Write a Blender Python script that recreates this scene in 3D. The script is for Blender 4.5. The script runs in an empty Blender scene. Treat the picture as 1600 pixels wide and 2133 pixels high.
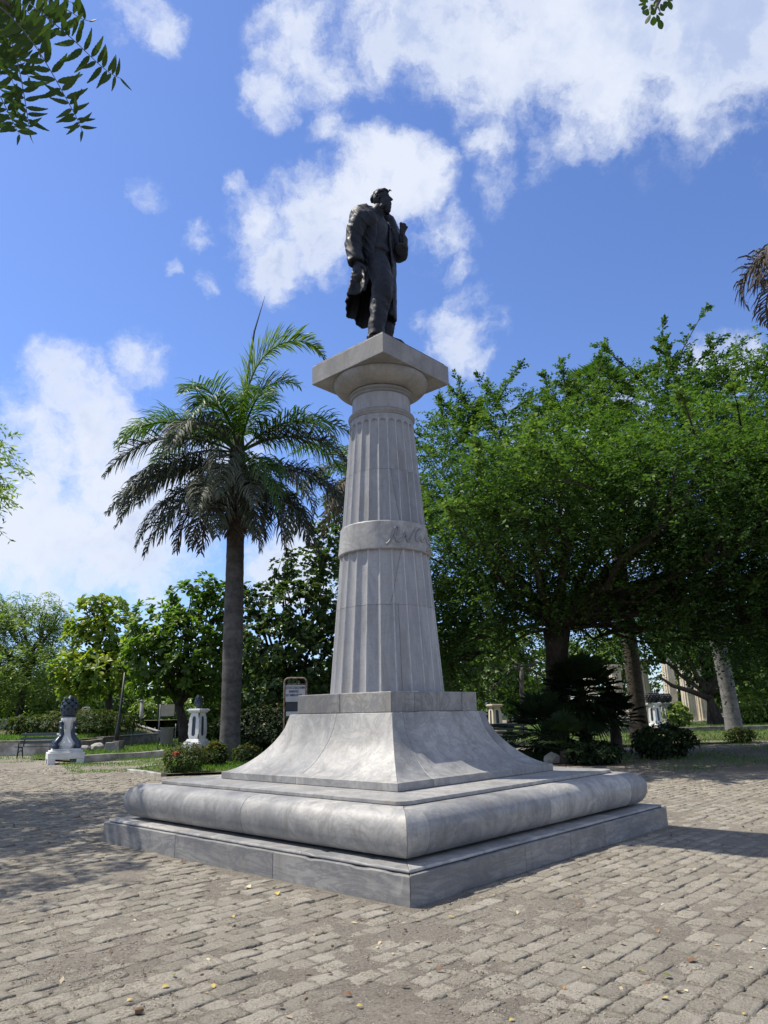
import bpy, bmesh, math, random
import numpy as np
from mathutils import Vector, Matrix

S = bpy.context.scene
COL = S.collection
R = math.radians
random.seed(7)
RNG = np.random.default_rng(11)

# ------------------------------------------------------------------ camera
F_PX, PITCH, ROLL, CAM_H = 1484.91, 0.273963, 0.0207805, 1.5
cam_data = bpy.data.cameras.new('camera')
cam = bpy.data.objects.new('camera', cam_data)
COL.objects.link(cam)
cam_data.sensor_fit = 'VERTICAL'
cam_data.sensor_height = 36.0
cam_data.lens = F_PX / 2133.0 * 36.0
cam_data.clip_start = 0.05
cam_data.clip_end = 3000.0
cam.matrix_world = (Matrix.Translation((0, 0, CAM_H)) @ Matrix.Rotation(math.pi / 2 + PITCH, 4, 'X')
                    @ Matrix.Rotation(-ROLL, 4, 'Z'))
S.camera = cam


def ray(px, py):
    du, dv = px - 800.0, py - 1066.5
    u = du * math.cos(ROLL) - dv * math.sin(ROLL)
    v = du * math.sin(ROLL) + dv * math.cos(ROLL)
    x, f, w = u / F_PX, 1.0, -v / F_PX
    return np.array([x, f * math.cos(PITCH) - w * math.sin(PITCH), f * math.sin(PITCH) + w * math.cos(PITCH)])


def at(px, py, Y):
    """a point of the place seen along a direction of the photograph, Y metres ahead"""
    r = ray(px, py)
    return r * (Y / r[1]) + np.array([0, 0, CAM_H])


def gr(px, py, z=0.0):
    r = ray(px, py)
    return r * ((z - CAM_H) / r[2]) + np.array([0, 0, CAM_H])


# ------------------------------------------------------------------ sun, sky, exposure
SUN_EL, SUN_AZ = R(59), R(166)                    # azimuth counted from +X towards +Y
to_sun = Vector((math.cos(SUN_EL) * math.cos(SUN_AZ), math.cos(SUN_EL) * math.sin(SUN_AZ), math.sin(SUN_EL)))
sun_data = bpy.data.lights.new('sun', 'SUN')
sun_data.energy = 5.0
sun_data.angle = R(0.53)
sun_data.color = (1.0, 0.93, 0.80)
sun = bpy.data.objects.new('sun', sun_data)
sun.rotation_euler = (-to_sun).to_track_quat('-Z', 'Y').to_euler()
COL.objects.link(sun)

S.view_settings.view_transform = 'Standard'
S.view_settings.look = 'None'
S.view_settings.exposure = 0.42
S.view_settings.gamma = 1.0
S.view_settings.use_curve_mapping = False
S.render.engine = 'CYCLES'
S.cycles.max_bounces = 8
S.cycles.transparent_max_bounces = 6
S.cycles.use_denoising = True

world = bpy.data.worlds.new('World')
S.world = world
world.use_nodes = True
WN, WL = world.node_tree.nodes, world.node_tree.links
WN.clear()


def wn(t, **k):
    n = WN.new(t)
    for a, b in k.items():
        setattr(n, a, b)
    return n


def wmath(op, a, b=None, clamp=False):
    n = wn('ShaderNodeMath', operation=op, use_clamp=clamp)
    for i, v in enumerate((a, b)):
        if v is None:
            continue
        if isinstance(v, (int, float)):
            n.inputs[i].default_value = v
        else:
            WL.new(v, n.inputs[i])
    return n.outputs[0]


def wmap(v, a, b, c, d, smooth=True):
    n = wn('ShaderNodeMapRange', interpolation_type='SMOOTHSTEP' if smooth else 'LINEAR')
    WL.new(v, n.inputs[0])
    for i, q in zip((1, 2, 3, 4), (a, b, c, d)):
        n.inputs[i].default_value = q
    return n.outputs[0]


def wmix(f, a, b):
    n = wn('ShaderNodeMix', data_type='RGBA')
    for s, v in ((0, f), (6, a), (7, b)):
        if isinstance(v, tuple):
            n.inputs[s].default_value = v
        elif isinstance(v, (int, float)):
            n.inputs[s].default_value = v
        else:
            WL.new(v, n.inputs[s])
    return n.outputs[2]


sky = wn('ShaderNodeTexSky', sky_type='NISHITA', sun_disc=False)
sky.sun_elevation = SUN_EL
sky.sun_rotation = R(90) - SUN_AZ
sky.air_density = 1.0
sky.dust_density = 0.35
sky.ozone_density = 2.2
tc = wn('ShaderNodeTexCoord')
DIR = tc.outputs['Generated']


def wnoise(vec, scale, detail, rough=0.55, dist=0.0, lac=2.0):
    n = wn('ShaderNodeTexNoise')
    n.inputs['Scale'].default_value = scale
    n.inputs['Detail'].default_value = detail
    n.inputs['Roughness'].default_value = rough
    n.inputs['Distortion'].default_value = dist
    n.inputs['Lacunarity'].default_value = lac
    WL.new(vec, n.inputs['Vector'])
    return n


warp = wnoise(DIR, 5.0, 9, 0.66)
wsub = wn('ShaderNodeVectorMath', operation='SUBTRACT')
WL.new(warp.outputs['Color'], wsub.inputs[0])
wsub.inputs[1].default_value = (0.5, 0.5, 0.5)
wscl = wn('ShaderNodeVectorMath', operation='SCALE')
WL.new(wsub.outputs[0], wscl.inputs[0])
wscl.inputs['Scale'].default_value = 0.12
wadd = wn('ShaderNodeVectorMath', operation='ADD')
WL.new(DIR, wadd.inputs[0])
WL.new(wscl.outputs[0], wadd.inputs[1])
WD = wadd.outputs[0]
# the clouds of that day: direction of each puff, its angular radius and how thick it is
CLOUDS = [(1290, 40, 330, 1.15), (1520, 60, 300, 1.2), (1060, 60, 250, 1.0), (1210, 200, 170, .8), (985, 170, 120, .7),
          (1440, 170, 170, .7), (1170, 290, 80, .62), (1010, 290, 90, .6), (1030, 385, 75, .55), (1110, 375, 60, .45),
          (770, 50, 190, .8), (630, 90, 150, .68), (560, 210, 80, .62), (690, 170, 90, .6), (880, 20, 170, .9),
          (680, 275, 70, .4), (290, 25, 95, .55), (350, 75, 60, .5),
          (830, 390, 130, 1.0), (910, 490, 95, .62), (640, 470, 135, 1.05), (540, 480, 100, .9), (590, 550, 110, .9), (680, 500, 110, .95),
          (730, 440, 120, 1.0), (770, 345, 95, .8), (945, 560, 55, .55), (700, 540, 90, .5),
          (300, 415, 62, .58), (480, 390, 45, .5), (405, 490, 58, .5), (435, 595, 45, .48), (360, 570, 30, .45),
          (965, 700, 115, .95), (905, 665, 60, .56), (1040, 690, 60, .35),
          (150, 850, 150, .95), (70, 930, 170, .95), (220, 980, 220, 1.0), (60, 1090, 230, 1.0), (340, 1080, 230, .9),
          (180, 1150, 200, .8), (430, 980, 170, .8), (300, 770, 80, .55), (620, 1180, 170, .7), (300, 1235, 120, .5),
          (1500, 760, 120, .45), (1250, 1000, 260, .7), (-200, 1000, 260, .9), (1900, 900, 260, .8), (1850, 200, 300, .9),
          (-250, 300, 150, .6), (700, -350, 300, .9), (1700, -500, 380, .9), (-300, -500, 300, .7)]
acc = None
puffs = []
for px, py, rad, w in CLOUDS:
    d = ray(px, py)
    puffs.append((d / np.linalg.norm(d), rad / F_PX * (1.0 / np.linalg.norm(d)) ** 1.0, w))
for az, el, rad, w in [(150, 25, .3, .8), (185, 18, .35, .9), (215, 30, .3, .8), (250, 20, .35, .9), (285, 32, .3, .8),
                       (320, 22, .35, .9), (350, 35, .28, .8), (20, 20, .3, .8), (200, 55, .3, .7), (300, 60, .3, .7),
                       (240, 75, .25, .6), (170, 42, .3, .9), (200, 38, .35, .95), (232, 48, .33, .9), (262, 42, .35, .95), (300, 44, .33, .9), (335, 50, .33, .9), (10, 48, .33, .9), (35, 32, .3, .9), (160, 14, .3, .9), (225, 14, .35, .95), (275, 12, .35, .95), (345, 12, .35, .95), (15, 10, .3, .9), (90, 82, .3, .7), (265, 66, .3, .8)]:  # later puffs here are unseen, added for a brighter, more neutral fill light
    puffs.append((np.array([math.cos(R(el)) * math.cos(R(az)), math.cos(R(el)) * math.sin(R(az)), math.sin(R(el))]), rad, w))
for d, rad, w in puffs:
    n = wn('ShaderNodeVectorMath', operation='DISTANCE')
    WL.new(WD, n.inputs[0])
    n.inputs[1].default_value = tuple(d)
    m = wmap(n.outputs['Value'], rad * 1.18, rad * 0.12, 0.0, w)
    acc = m if acc is None else wmath('MAXIMUM', acc, m)
fb1 = wnoise(WD, 9.0, 12, 0.64, 0.0)
fb2 = wnoise(DIR, 3.2, 5, 0.55)
tex = wmath('ADD', wmath('MULTIPLY', wmath('SUBTRACT', fb1.outputs[0], 0.485), 2.9), wmath('MULTIPLY', wmath('SUBTRACT', fb2.outputs[0], 0.5), 0.5))
dens_in = wmath('ADD', acc, wmath('MULTIPLY', tex, wmap(acc, 0.0, 0.3, 0.25, 1.0)))
dens = wmap(dens_in, 0.16, 1.06, 0.0, 1.0)
sep = wn('ShaderNodeSeparateXYZ')
WL.new(DIR, sep.inputs[0])
# shade inside the clouds: thick parts and bellies are blue-grey
belly = wnoise(DIR, 5.0, 6, 0.6)
shade = wmath('MULTIPLY', wmap(dens_in, 0.7, 1.3, 0.0, 1.0), wmap(belly.outputs[0], 0.38, 0.62, 0.0, 1.0))
cloud_col = wmix(shade, (6.5, 6.95, 7.9, 1), (3.9, 4.7, 6.7, 1))
hs = wn('ShaderNodeMix', data_type='RGBA', blend_type='MULTIPLY')
hs.inputs[0].default_value = 1.0
WL.new(sky.outputs[0], hs.inputs[6])
hs.inputs[7].default_value = (1.0, 1.14, 1.53, 1)
SKYMUL = hs
veil = wmath('MULTIPLY', dens, 0.96)
full = wmix(veil, hs.outputs[2], cloud_col)
bg = wn('ShaderNodeBackground')
bg.inputs['Strength'].default_value = 0.095
WL.new(full, bg.inputs['Color'])
wo = wn('ShaderNodeOutputWorld')
WL.new(bg.outputs[0], wo.inputs[0])

# ------------------------------------------------------------------ helpers


def tag(o, label=None, cat=None, group=None, kind=None):
    if label:
        o['label'] = label
    if cat:
        o['category'] = cat
    if group:
        o['group'] = group
    if kind:
        o['kind'] = kind
    return o


def empty(name, loc=(0, 0, 0), rz=0.0):
    o = bpy.data.objects.new(name, None)
    o.empty_display_size = 0.2
    o.location = loc
    o.rotation_euler = (0, 0, rz)
    COL.objects.link(o)
    return o


def link(name, me, mat=None, parent=None, smooth=False, loc=(0, 0, 0), rot=(0, 0, 0), bevel=0.0, seg=2):
    if mat is not None:
        me.materials.clear()
        me.materials.append(mat)
    if smooth:
        me.polygons.foreach_set('use_smooth', np.ones(len(me.polygons), bool))
    o = bpy.data.objects.new(name, me)
    COL.objects.link(o)
    o.parent = parent
    o.location = loc
    o.rotation_euler = rot
    if bevel:
        b = o.modifiers.new('edge', 'BEVEL')
        b.width = bevel
        b.segments = seg
        b.limit_method = 'ANGLE'
        b.angle_limit = R(38)
    return o


def pymesh(name, V, Fs):
    me = bpy.data.meshes.new(name)
    me.from_pydata([tuple(map(float, v)) for v in V], [], [tuple(int(i) for i in f) for f in Fs])
    me.validate()
    return me


def npmesh(name, V, Fq, var=None):
    """fast mesh from an array of vertices and an (n, k) array of faces"""
    V = np.asarray(V, np.float32)
    Fq = np.asarray(Fq, np.int32)
    me = bpy.data.meshes.new(name)
    me.vertices.add(len(V))
    me.vertices.foreach_set('co', V.ravel())
    n, k = Fq.shape
    me.loops.add(n * k)
    me.loops.foreach_set('vertex_index', Fq.ravel())
    me.polygons.add(n)
    me.polygons.foreach_set('loop_start', np.arange(0, n * k, k, dtype=np.int32))
    me.polygons.foreach_set('loop_total', np.full(n, k, np.int32))
    me.update(calc_edges=True)
    if var is not None:
        a = me.attributes.new('var', 'FLOAT', 'POINT')
        a.data.foreach_set('value', np.asarray(var, np.float32))
    return me


def copy_tree(o, parent=None):
    c = o.copy()
    COL.objects.link(c)
    c.parent = parent
    for ch in list(o.children):
        copy_tree(ch, c)
    return c


class MB:
    """collects boxes, tubes, lathes ... into ONE mesh"""

    def __init__(self):
        self.V, self.F = [], []

    def add(self, V, Fs):
        n = len(self.V)
        self.V += [tuple(v) for v in V]
        self.F += [tuple(i + n for i in f) for f in Fs]
        return self

    def box(self, c, s, rz=0.0, taper=1.0):
        cx, cy, cz = c
        hx, hy, hz = s[0] / 2, s[1] / 2, s[2] / 2
        V = []
        for z, t in ((-hz, 1), (hz, taper)):
            for x, y in ((-hx, -hy), (hx, -hy), (hx, hy), (-hx, hy)):
                X, Y = x * t, y * t
                V.append((cx + X * math.cos(rz) - Y * math.sin(rz), cy + X * math.sin(rz) + Y * math.cos(rz), cz + z))
        return self.add(V, [(3, 2, 1, 0), (4, 5, 6, 7), (0, 1, 5, 4), (1, 2, 6, 5), (2, 3, 7, 6), (3, 0, 4, 7)])

    def tube(self, P, rad, n=8, caps=True):
        P = np.asarray(P, float)
        m = len(P)
        rad = np.full(m, rad, float) if np.isscalar(rad) else np.asarray(rad, float)
        T = np.gradient(P, axis=0)
        T /= np.linalg.norm(T, axis=1)[:, None] + 1e-9
        up = np.array([0, 0, 1.0]) if abs(T[0][2]) < .9 else np.array([1.0, 0, 0])
        a = np.cross(T[0], up)
        a /= np.linalg.norm(a)
        V = []
        for i in range(m):
            a = a - T[i] * a.dot(T[i])
            a /= np.linalg.norm(a) + 1e-9
            b = np.cross(T[i], a)
            for k in range(n):
                t = 2 * math.pi * k / n
                V.append(P[i] + rad[i] * (a * math.cos(t) + b * math.sin(t)))
        Fs = []
        for i in range(m - 1):
            for k in range(n):
                k2 = (k + 1) % n
                Fs.append((i * n + k, i * n + k2, (i + 1) * n + k2, (i + 1) * n + k))
        if caps:
            Fs.append(tuple(range(n - 1, -1, -1)))
            Fs.append(tuple((m - 1) * n + k for k in range(n)))
        return self.add(V, Fs)

    def lathe(self, prof, n=32, c=(0, 0, 0), cap=True, a0=0.0):
        V, Fs = [], []
        for r, z in prof:
            for k in range(n):
                t = 2 * math.pi * k / n + a0
                V.append((c[0] + r * math.cos(t), c[1] + r * math.sin(t), c[2] + z))
        m = len(prof)
        for i in range(m - 1):
            for k in range(n):
                k2 = (k + 1) % n
                Fs.append((i * n + k, i * n + k2, (i + 1) * n + k2, (i + 1) * n + k))
        if cap:
            Fs.append(tuple(range(n - 1, -1, -1)))
            Fs.append(tuple((m - 1) * n + k for k in range(n)))
        return self.add(V, Fs)

    def ball(self, c, r, n=10, m=7, sq=(1, 1, 1)):
        prof = [(math.sin(math.pi * i / m) * 1.0, -math.cos(math.pi * i / m)) for i in range(m + 1)]
        V, Fs = [], []
        for rr, z in prof:
            for k in range(n):
                t = 2 * math.pi * k / n
                V.append((c[0] + r * sq[0] * max(rr, .02) * math.cos(t), c[1] + r * sq[1] * max(rr, .02) * math.sin(t), c[2] + r * sq[2] * z))
        for i in range(m):
            for k in range(n):
                k2 = (k + 1) % n
                Fs.append((i * n + k, i * n + k2, (i + 1) * n + k2, (i + 1) * n + k))
        return self.add(V, Fs)

    def poly(self, pts, z0, z1):
        n = len(pts)
        V = [(x, y, z0) for x, y in pts] + [(x, y, z1) for x, y in pts]
        Fs = [tuple(range(n - 1, -1, -1)), tuple(range(n, 2 * n))]
        Fs += [(i, (i + 1) % n, n + (i + 1) % n, n + i) for i in range(n)]
        return self.add(V, Fs)

    def mesh(self, name):
        return pymesh(name, self.V, self.F)

    def build(self, name, mat, parent=None, **k):
        return link(name, self.mesh(name), mat, parent, **k)


def _hash(ix, iy, iz, seed):
    h = (ix * 374761393 + iy * 668265263 + iz * 2147483647 + seed * 1274126177) & 0xFFFFFFFF
    h = ((h ^ (h >> 13)) * 1274126177) & 0xFFFFFFFF
    h = h ^ (h >> 16)
    return (h & 0xFFFFFF) / float(0xFFFFFF)


def vnoise(P, scale, seed=0, octaves=3):
    """value noise in -1 .. 1 at the points P (n, 3)"""
    P = np.asarray(P, float)
    out = np.zeros(len(P))
    amp, tot = 1.0, 0.0
    for o in range(octaves):
        Q = P * scale * 2 ** o + 100.0
        I = np.floor(Q).astype(np.int64)
        f = Q - I
        f = f * f * (3 - 2 * f)
        v = 0
        for dx in (0, 1):
            for dy in (0, 1):
                for dz in (0, 1):
                    w = (f[:, 0] if dx else 1 - f[:, 0]) * (f[:, 1] if dy else 1 - f[:, 1]) * (f[:, 2] if dz else 1 - f[:, 2])
                    v = v + w * _hash(I[:, 0] + dx, I[:, 1] + dy, I[:, 2] + dz, seed + o)
        out += amp * (v * 2 - 1)
        tot += amp
        amp *= .5
    return out / tot


def unit(a):
    a = np.asarray(a, float)
    return a / (np.linalg.norm(a, axis=-1, keepdims=True) + 1e-9)


# ------------------------------------------------------------------ materials


class Mat:
    def __init__(self, name, rough=0.6, spec=0.3):
        self.m = bpy.data.materials.new(name)
        self.m.use_nodes = True
        self.N, self.L = self.m.node_tree.nodes, self.m.node_tree.links
        self.b = self.N['Principled BSDF']
        self.b.inputs['Roughness'].default_value = rough
        self.b.inputs['Specular IOR Level'].default_value = spec
        self._co = None

    def n(self, t, **k):
        x = self.N.new(t)
        for a, b in k.items():
            setattr(x, a, b)
        return x

    def put(self, v, sock):
        if isinstance(v, bpy.types.NodeSocket):
            self.L.new(v, sock)
        elif isinstance(v, tuple) and len(v) == 3 and sock.type == 'RGBA':
            sock.default_value = (*v, 1)
        else:
            sock.default_value = v

    def co(self, rand=True):
        if self._co is None:
            c = self.n('ShaderNodeTexCoord').outputs['Object']
            if rand:
                oi = self.n('ShaderNodeObjectInfo').outputs['Random']
                s = self.n('ShaderNodeVectorMath', operation='ADD')
                m = self.math('MULTIPLY', oi, 37.0)
                self.L.new(c, s.inputs[0])
                self.L.new(m, s.inputs[1])
                c = s.outputs[0]
            self._co = c
        return self._co

    def rnd(self):
        return self.n('ShaderNodeObjectInfo').outputs['Random']

    def math(self, op, a, b=0.0, clamp=False):
        x = self.n('ShaderNodeMath', operation=op, use_clamp=clamp)
        self.put(a, x.inputs[0])
        self.put(b, x.inputs[1])
        return x.outputs[0]

    def scale(self, s, vec=None):
        x = self.n('ShaderNodeVectorMath', operation='MULTIPLY')
        self.put(self.co() if vec is None else vec, x.inputs[0])
        x.inputs[1].default_value = s
        return x.outputs[0]

    def noise(self, scale, detail=5, rough=.55, dist=0.0, vec=None):
        x = self.n('ShaderNodeTexNoise')
        self.put(self.co() if vec is None else vec, x.inputs['Vector'])
        x.inputs['Scale'].default_value = scale
        x.inputs['Detail'].default_value = detail
        x.inputs['Roughness'].default_value = rough
        x.inputs['Distortion'].default_value = dist
        return x.outputs[0]

    def voro(self, scale, feature='F1', vec=None, out='Distance', rand=1.0):
        x = self.n('ShaderNodeTexVoronoi', feature=feature)
        self.put(self.co() if vec is None else vec, x.inputs['Vector'])
        x.inputs['Scale'].default_value = scale
        x.inputs['Randomness'].default_value = rand
        return x.outputs[out]

    def wave(self, scale, dist, detail=3, dscale=1.0, vec=None, dirn='X', typ='BANDS'):
        x = self.n('ShaderNodeTexWave', wave_type=typ, bands_direction=dirn)
        self.put(self.co() if vec is None else vec, x.inputs['Vector'])
        x.inputs['Scale'].default_value = scale
        x.inputs['Distortion'].default_value = dist
        x.inputs['Detail'].default_value = detail
        x.inputs['Detail Scale'].default_value = dscale
        return x.outputs['Fac']

    def map(self, v, a, b, c=0.0, d=1.0):
        x = self.n('ShaderNodeMapRange', interpolation_type='SMOOTHSTEP')
        self.put(v, x.inputs[0])
        for i, q in zip((1, 2, 3, 4), (a, b, c, d)):
            x.inputs[i].default_value = q
        return x.outputs[0]

    def mix(self, f, a, b, blend='MIX'):
        x = self.n('ShaderNodeMix', data_type='RGBA', blend_type=blend)
        self.put(f, x.inputs[0])
        self.put(a, x.inputs[6])
        self.put(b, x.inputs[7])
        return x.outputs[2]

    def attr(self, name):
        return self.n('ShaderNodeAttribute', attribute_name=name).outputs['Fac']

    def color(self, c):
        self.put(c, self.b.inputs['Base Color'])
        return self

    def bump(self, h, strength=.3, dist=.01):
        x = self.n('ShaderNodeBump')
        x.inputs['Strength'].default_value = strength
        x.inputs['Distance'].default_value = dist
        self.put(h, x.inputs['Height'])
        prev = self.b.inputs['Normal'].links
        if prev:
            self.L.new(prev[0].from_socket, x.inputs['Normal'])
        self.L.new(x.outputs[0], self.b.inputs['Normal'])
        return self

    def rough(self, v):
        self.put(v, self.b.inputs['Roughness'])
        return self


def marble(name, lo, hi, vein=.5, warm=.5, streak=(1, 1, 1), dirt=.5, edge_light=False):
    m = Mat(name, .42, .35)
    v = m.scale(streak)
    big = m.noise(1.1, 6, .6, 1.2, v)
    c = m.mix(m.map(big, .3, .7), lo, hi)
    vn = m.noise(2.3, 9, .62, 2.2, v)
    ve = m.map(m.math('ABSOLUTE', m.math('SUBTRACT', vn, .5)), 0.0, .09, 1.0, 0.0)
    c = m.mix(m.math('MULTIPLY', ve, vein), c, (.115, .125, .15))
    wv = m.noise(9, 7, .6, 1.0, m.scale((.6, .6, 3.0)))
    c = m.mix(m.math('MULTIPLY', m.map(wv, .5, .75), .35), c, (.17, .175, .19))
    st = m.noise(1.7, 8, .65, .4)
    c = m.mix(m.math('MULTIPLY', m.map(st, .55, .8), warm), c, (.26, .215, .16))
    gr_ = m.noise(26, 6, .7)
    c = m.mix(m.math('MULTIPLY', m.map(gr_, .52, .78), dirt), c, (.13, .125, .115))
    rs = m.noise(4.5, 6, .65, .3, m.scale((1, 1, .16)))
    c = m.mix(m.math('MULTIPLY', m.map(rs, .50, .68), .5), c, (.155, .15, .14))
    lt = m.noise(3.2, 7, .7, .8)
    c = m.mix(m.math('MULTIPLY', m.map(lt, .56, .74), .4), c, tuple(min(.62, x * 1.3) for x in hi))
    r = m.rnd()
    c = m.mix(1.0, c, m.mix(r, (.78, .79, .81), (1.10, 1.085, 1.06)), 'MULTIPLY')
    if edge_light:                              # edge highlight painted along the arrises, broken up by noise
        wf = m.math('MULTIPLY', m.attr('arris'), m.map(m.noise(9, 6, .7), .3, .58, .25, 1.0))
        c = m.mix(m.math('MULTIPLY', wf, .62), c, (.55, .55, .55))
    m.color(c)
    m.bump(m.noise(60, 5, .7), .22, .004)
    m.bump(m.noise(7, 4, .6), .12, .012)
    m.rough(m.map(gr_, .3, .7, .36, .6))
    return m.m


MARBLE = marble('marble', (.235, .236, .238), (.42, .41, .39), .3, .72)
MARBLE_SLAB = marble('marble_slab', (.195, .193, .19), (.345, .338, .324), .5, .4, (.55, .55, 2.4), .45)
MARBLE_COL = marble('marble_column', (.225, .23, .25), (.315, .32, .335), .2, .3, (1.4, 1.4, .35), .35)
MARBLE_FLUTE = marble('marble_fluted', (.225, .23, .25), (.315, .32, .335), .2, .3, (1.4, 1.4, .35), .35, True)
MARBLE_CAP = marble('marble_capital', (.195, .188, .175), (.31, .302, .288), .2, .85, (1, 1, 1), .5)
MARBLE_AGED = marble('marble_aged', (.23, .22, .205), (.345, .335, .315), .5, .75, (1, 1, 1), .6)


def plain(name, c, rough=.6, var=.25, scale=6.0, bump=.15, spec=.3, dark=None, bscale=40, bdist=.004):
    m = Mat(name, rough, spec)
    d = dark or tuple(x * (1 - var) for x in c)
    k = m.mix(m.map(m.noise(scale, 6, .6), .3, .7), d, c)
    k = m.mix(m.math('MULTIPLY', m.map(m.noise(scale * 4.3, 5, .7), .55, .8), .5), k, tuple(x * .55 for x in c))
    m.color(k)
    m.bump(m.noise(bscale, 5, .6), bump, bdist)
    return m.m


def bark(name, c1, c2, ring=0.0, scale=9.0, bump=.5):
    m = Mat(name, .85, .15)
    v = m.scale((1, 1, .25) if not ring else (1, 1, 1))
    n = m.noise(scale, 8, .65, .5, v)
    c = m.mix(m.map(n, .3, .7), c1, c2)
    bl = m.noise(1.3, 4, .6)
    c = m.mix(m.math('MULTIPLY', m.map(bl, .5, .7), .5), c, tuple(x * 1.55 for x in c2))
    if ring:
        w = m.wave(ring, 1.6, 3, 2.0, dirn='Z')
        c = m.mix(m.math('MULTIPLY', m.map(w, .78, .97), .3), c, tuple(x * .6 for x in c1))
        m.bump(w, .12, .015)
    m.color(c)
    m.bump(n, bump, .03)
    return m.m


def leaf(name, dark, mid, light, trans=.35, tcol=None, rough=.42, spec=.4):
    m = Mat(name, rough, spec)
    v = m.attr('var')
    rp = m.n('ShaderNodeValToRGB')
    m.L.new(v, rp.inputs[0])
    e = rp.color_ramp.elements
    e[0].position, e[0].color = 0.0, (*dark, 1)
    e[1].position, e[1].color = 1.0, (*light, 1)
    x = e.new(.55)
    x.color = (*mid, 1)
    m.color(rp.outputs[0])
    t = m.n('ShaderNodeBsdfTranslucent')
    tm = m.mix(1.0, rp.outputs[0], tcol or (1.5, 1.6, .6), 'MULTIPLY')
    m.L.new(tm, t.inputs[0])
    ms = m.n('ShaderNodeMixShader')
    ms.inputs[0].default_value = trans
    m.L.new(m.b.outputs[0], ms.inputs[1])
    m.L.new(t.outputs[0], ms.inputs[2])
    m.L.new(ms.outputs[0], m.N['Material Output'].inputs[0])
    return m.m


L_FINE = leaf('leaf_fine', (.026, .06, .016), (.07, .14, .032), (.19, .26, .07), .34, rough=.6, spec=.2)
L_NEEM = leaf('leaf_feathery', (.08, .13, .035), (.15, .225, .06), (.28, .33, .11), .5)
L_ALMOND = leaf('leaf_almond', (.05, .10, .022), (.115, .20, .034), (.32, .36, .05), .5, rough=.42, spec=.35)
L_GRAPE = leaf('leaf_sea_grape', (.034, .068, .024), (.07, .12, .036), (.18, .19, .06), .36, rough=.36, spec=.42)
L_BACK = leaf('leaf_background', (.04, .09, .018), (.09, .16, .03), (.2, .27, .05), .4)
L_BUSH = leaf('leaf_bush', (.03, .055, .015), (.065, .10, .025), (.15, .11, .05), .3, rough=.6, spec=.15)
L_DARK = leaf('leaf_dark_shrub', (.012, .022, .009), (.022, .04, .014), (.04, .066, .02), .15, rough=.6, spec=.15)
L_PALM = leaf('leaf_palm', (.028, .066, .016), (.055, .12, .024), (.15, .22, .05), .32, rough=.5, spec=.25)
L_PALM_OLD = leaf('leaf_palm_old', (.03, .04, .026), (.062, .075, .05), (.19, .19, .15), .15, (1.2, 1.2, .8), .6, .15)
L_DEAD = leaf('leaf_palm_dead', (.04, .034, .028), (.085, .07, .055), (.17, .14, .11), .12, (1.1, 1, .8), .7, .2)
L_NEAR = leaf('leaf_neem_near', (.028, .058, .018), (.042, .08, .022), (.07, .11, .03), .22, (1.4, 1.5, .5), .6, .2)
GRASS = leaf('grass_blades', (.06, .13, .02), (.1, .2, .028), (.2, .28, .06), .35)
BARK_DARK = bark('bark_dark', (.026, .022, .019), (.065, .056, .048))
BARK_GREY = bark('bark_grey', (.07, .065, .06), (.15, .14, .13))
BARK_PALM = bark('bark_palm', (.052, .05, .05), (.098, .094, .092), .55, 7, .4)
BARK_PALE = bark('bark_pale_palm', (.12, .118, .115), (.215, .21, .208), .6, 9, .3)
BARK_BROWN = bark('bark_brown_palm', (.045, .037, .031), (.095, .08, .066), .8, 10, .4)
FIBRE = bark('palm_fibre', (.03, .026, .024), (.075, .06, .05), 0, 22, .7)


def make_bronze():
    m = Mat('bronze', .5, .35)
    m.b.inputs['Metallic'].default_value = .35
    n = m.noise(3.5, 8, .65, .6)
    c = m.mix(m.map(n, .35, .7), (.007, .009, .015), (.018, .022, .032))
    geo = m.n('ShaderNodeNewGeometry')
    pat = m.math('MULTIPLY', m.map(geo.outputs['Pointiness'], .52, .62), .5)
    c = m.mix(pat, c, (.06, .072, .08))
    g = m.noise(9, 6, .7)
    c = m.mix(m.math('MULTIPLY', m.map(g, .58, .75), .55), c, (.05, .068, .068))
    m.color(c)
    m.rough(m.map(g, .3, .7, .48, .7))
    m.bump(m.noise(24, 6, .65), .35, .012)
    return m.m


BRONZE = make_bronze()

# ------------------------------------------------------------------ ground
CX, CY, AX = -0.0084, 9.9695, R(47.4525)


def mloc(X, Y):
    dx, dy = X - CX, Y - CY
    return math.cos(AX) * dx + math.sin(AX) * dy, -math.sin(AX) * dx + math.cos(AX) * dy


def dirt_mat(name, a, b, c):
    m = Mat(name, .95, .1)
    m._co = m.n('ShaderNodeTexCoord').outputs['Object']
    big = m.noise(.45, 5, .6)
    k = m.mix(m.map(big, .35, .65), a, b)
    f = m.noise(28, 8, .75)
    k = m.mix(m.math('MULTIPLY', m.map(f, .4, .75), .6), k, c)
    sp = m.voro(120)
    k = m.mix(m.math('MULTIPLY', m.map(sp, .12, .28, 1, 0), .5), k, (.36, .33, .29))
    k = m.mix(m.math('MULTIPLY', m.map(m.noise(58, 6, .75), .48, .66), .62), k, (.06, .053, .044))
    k = m.mix(m.math('MULTIPLY', m.map(m.noise(44, 5, .7), .58, .68), .6), k, (.50, .465, .405))
    m.color(k)
    m.bump(m.noise(70, 8, .8), 1.0, .02)
    m.bump(sp, .5, .006)
    m.bump(m.noise(5, 4, .6), .5, .05)
    m.bump(m.noise(17, 5, .7), .5, .02)
    return m.m


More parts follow.
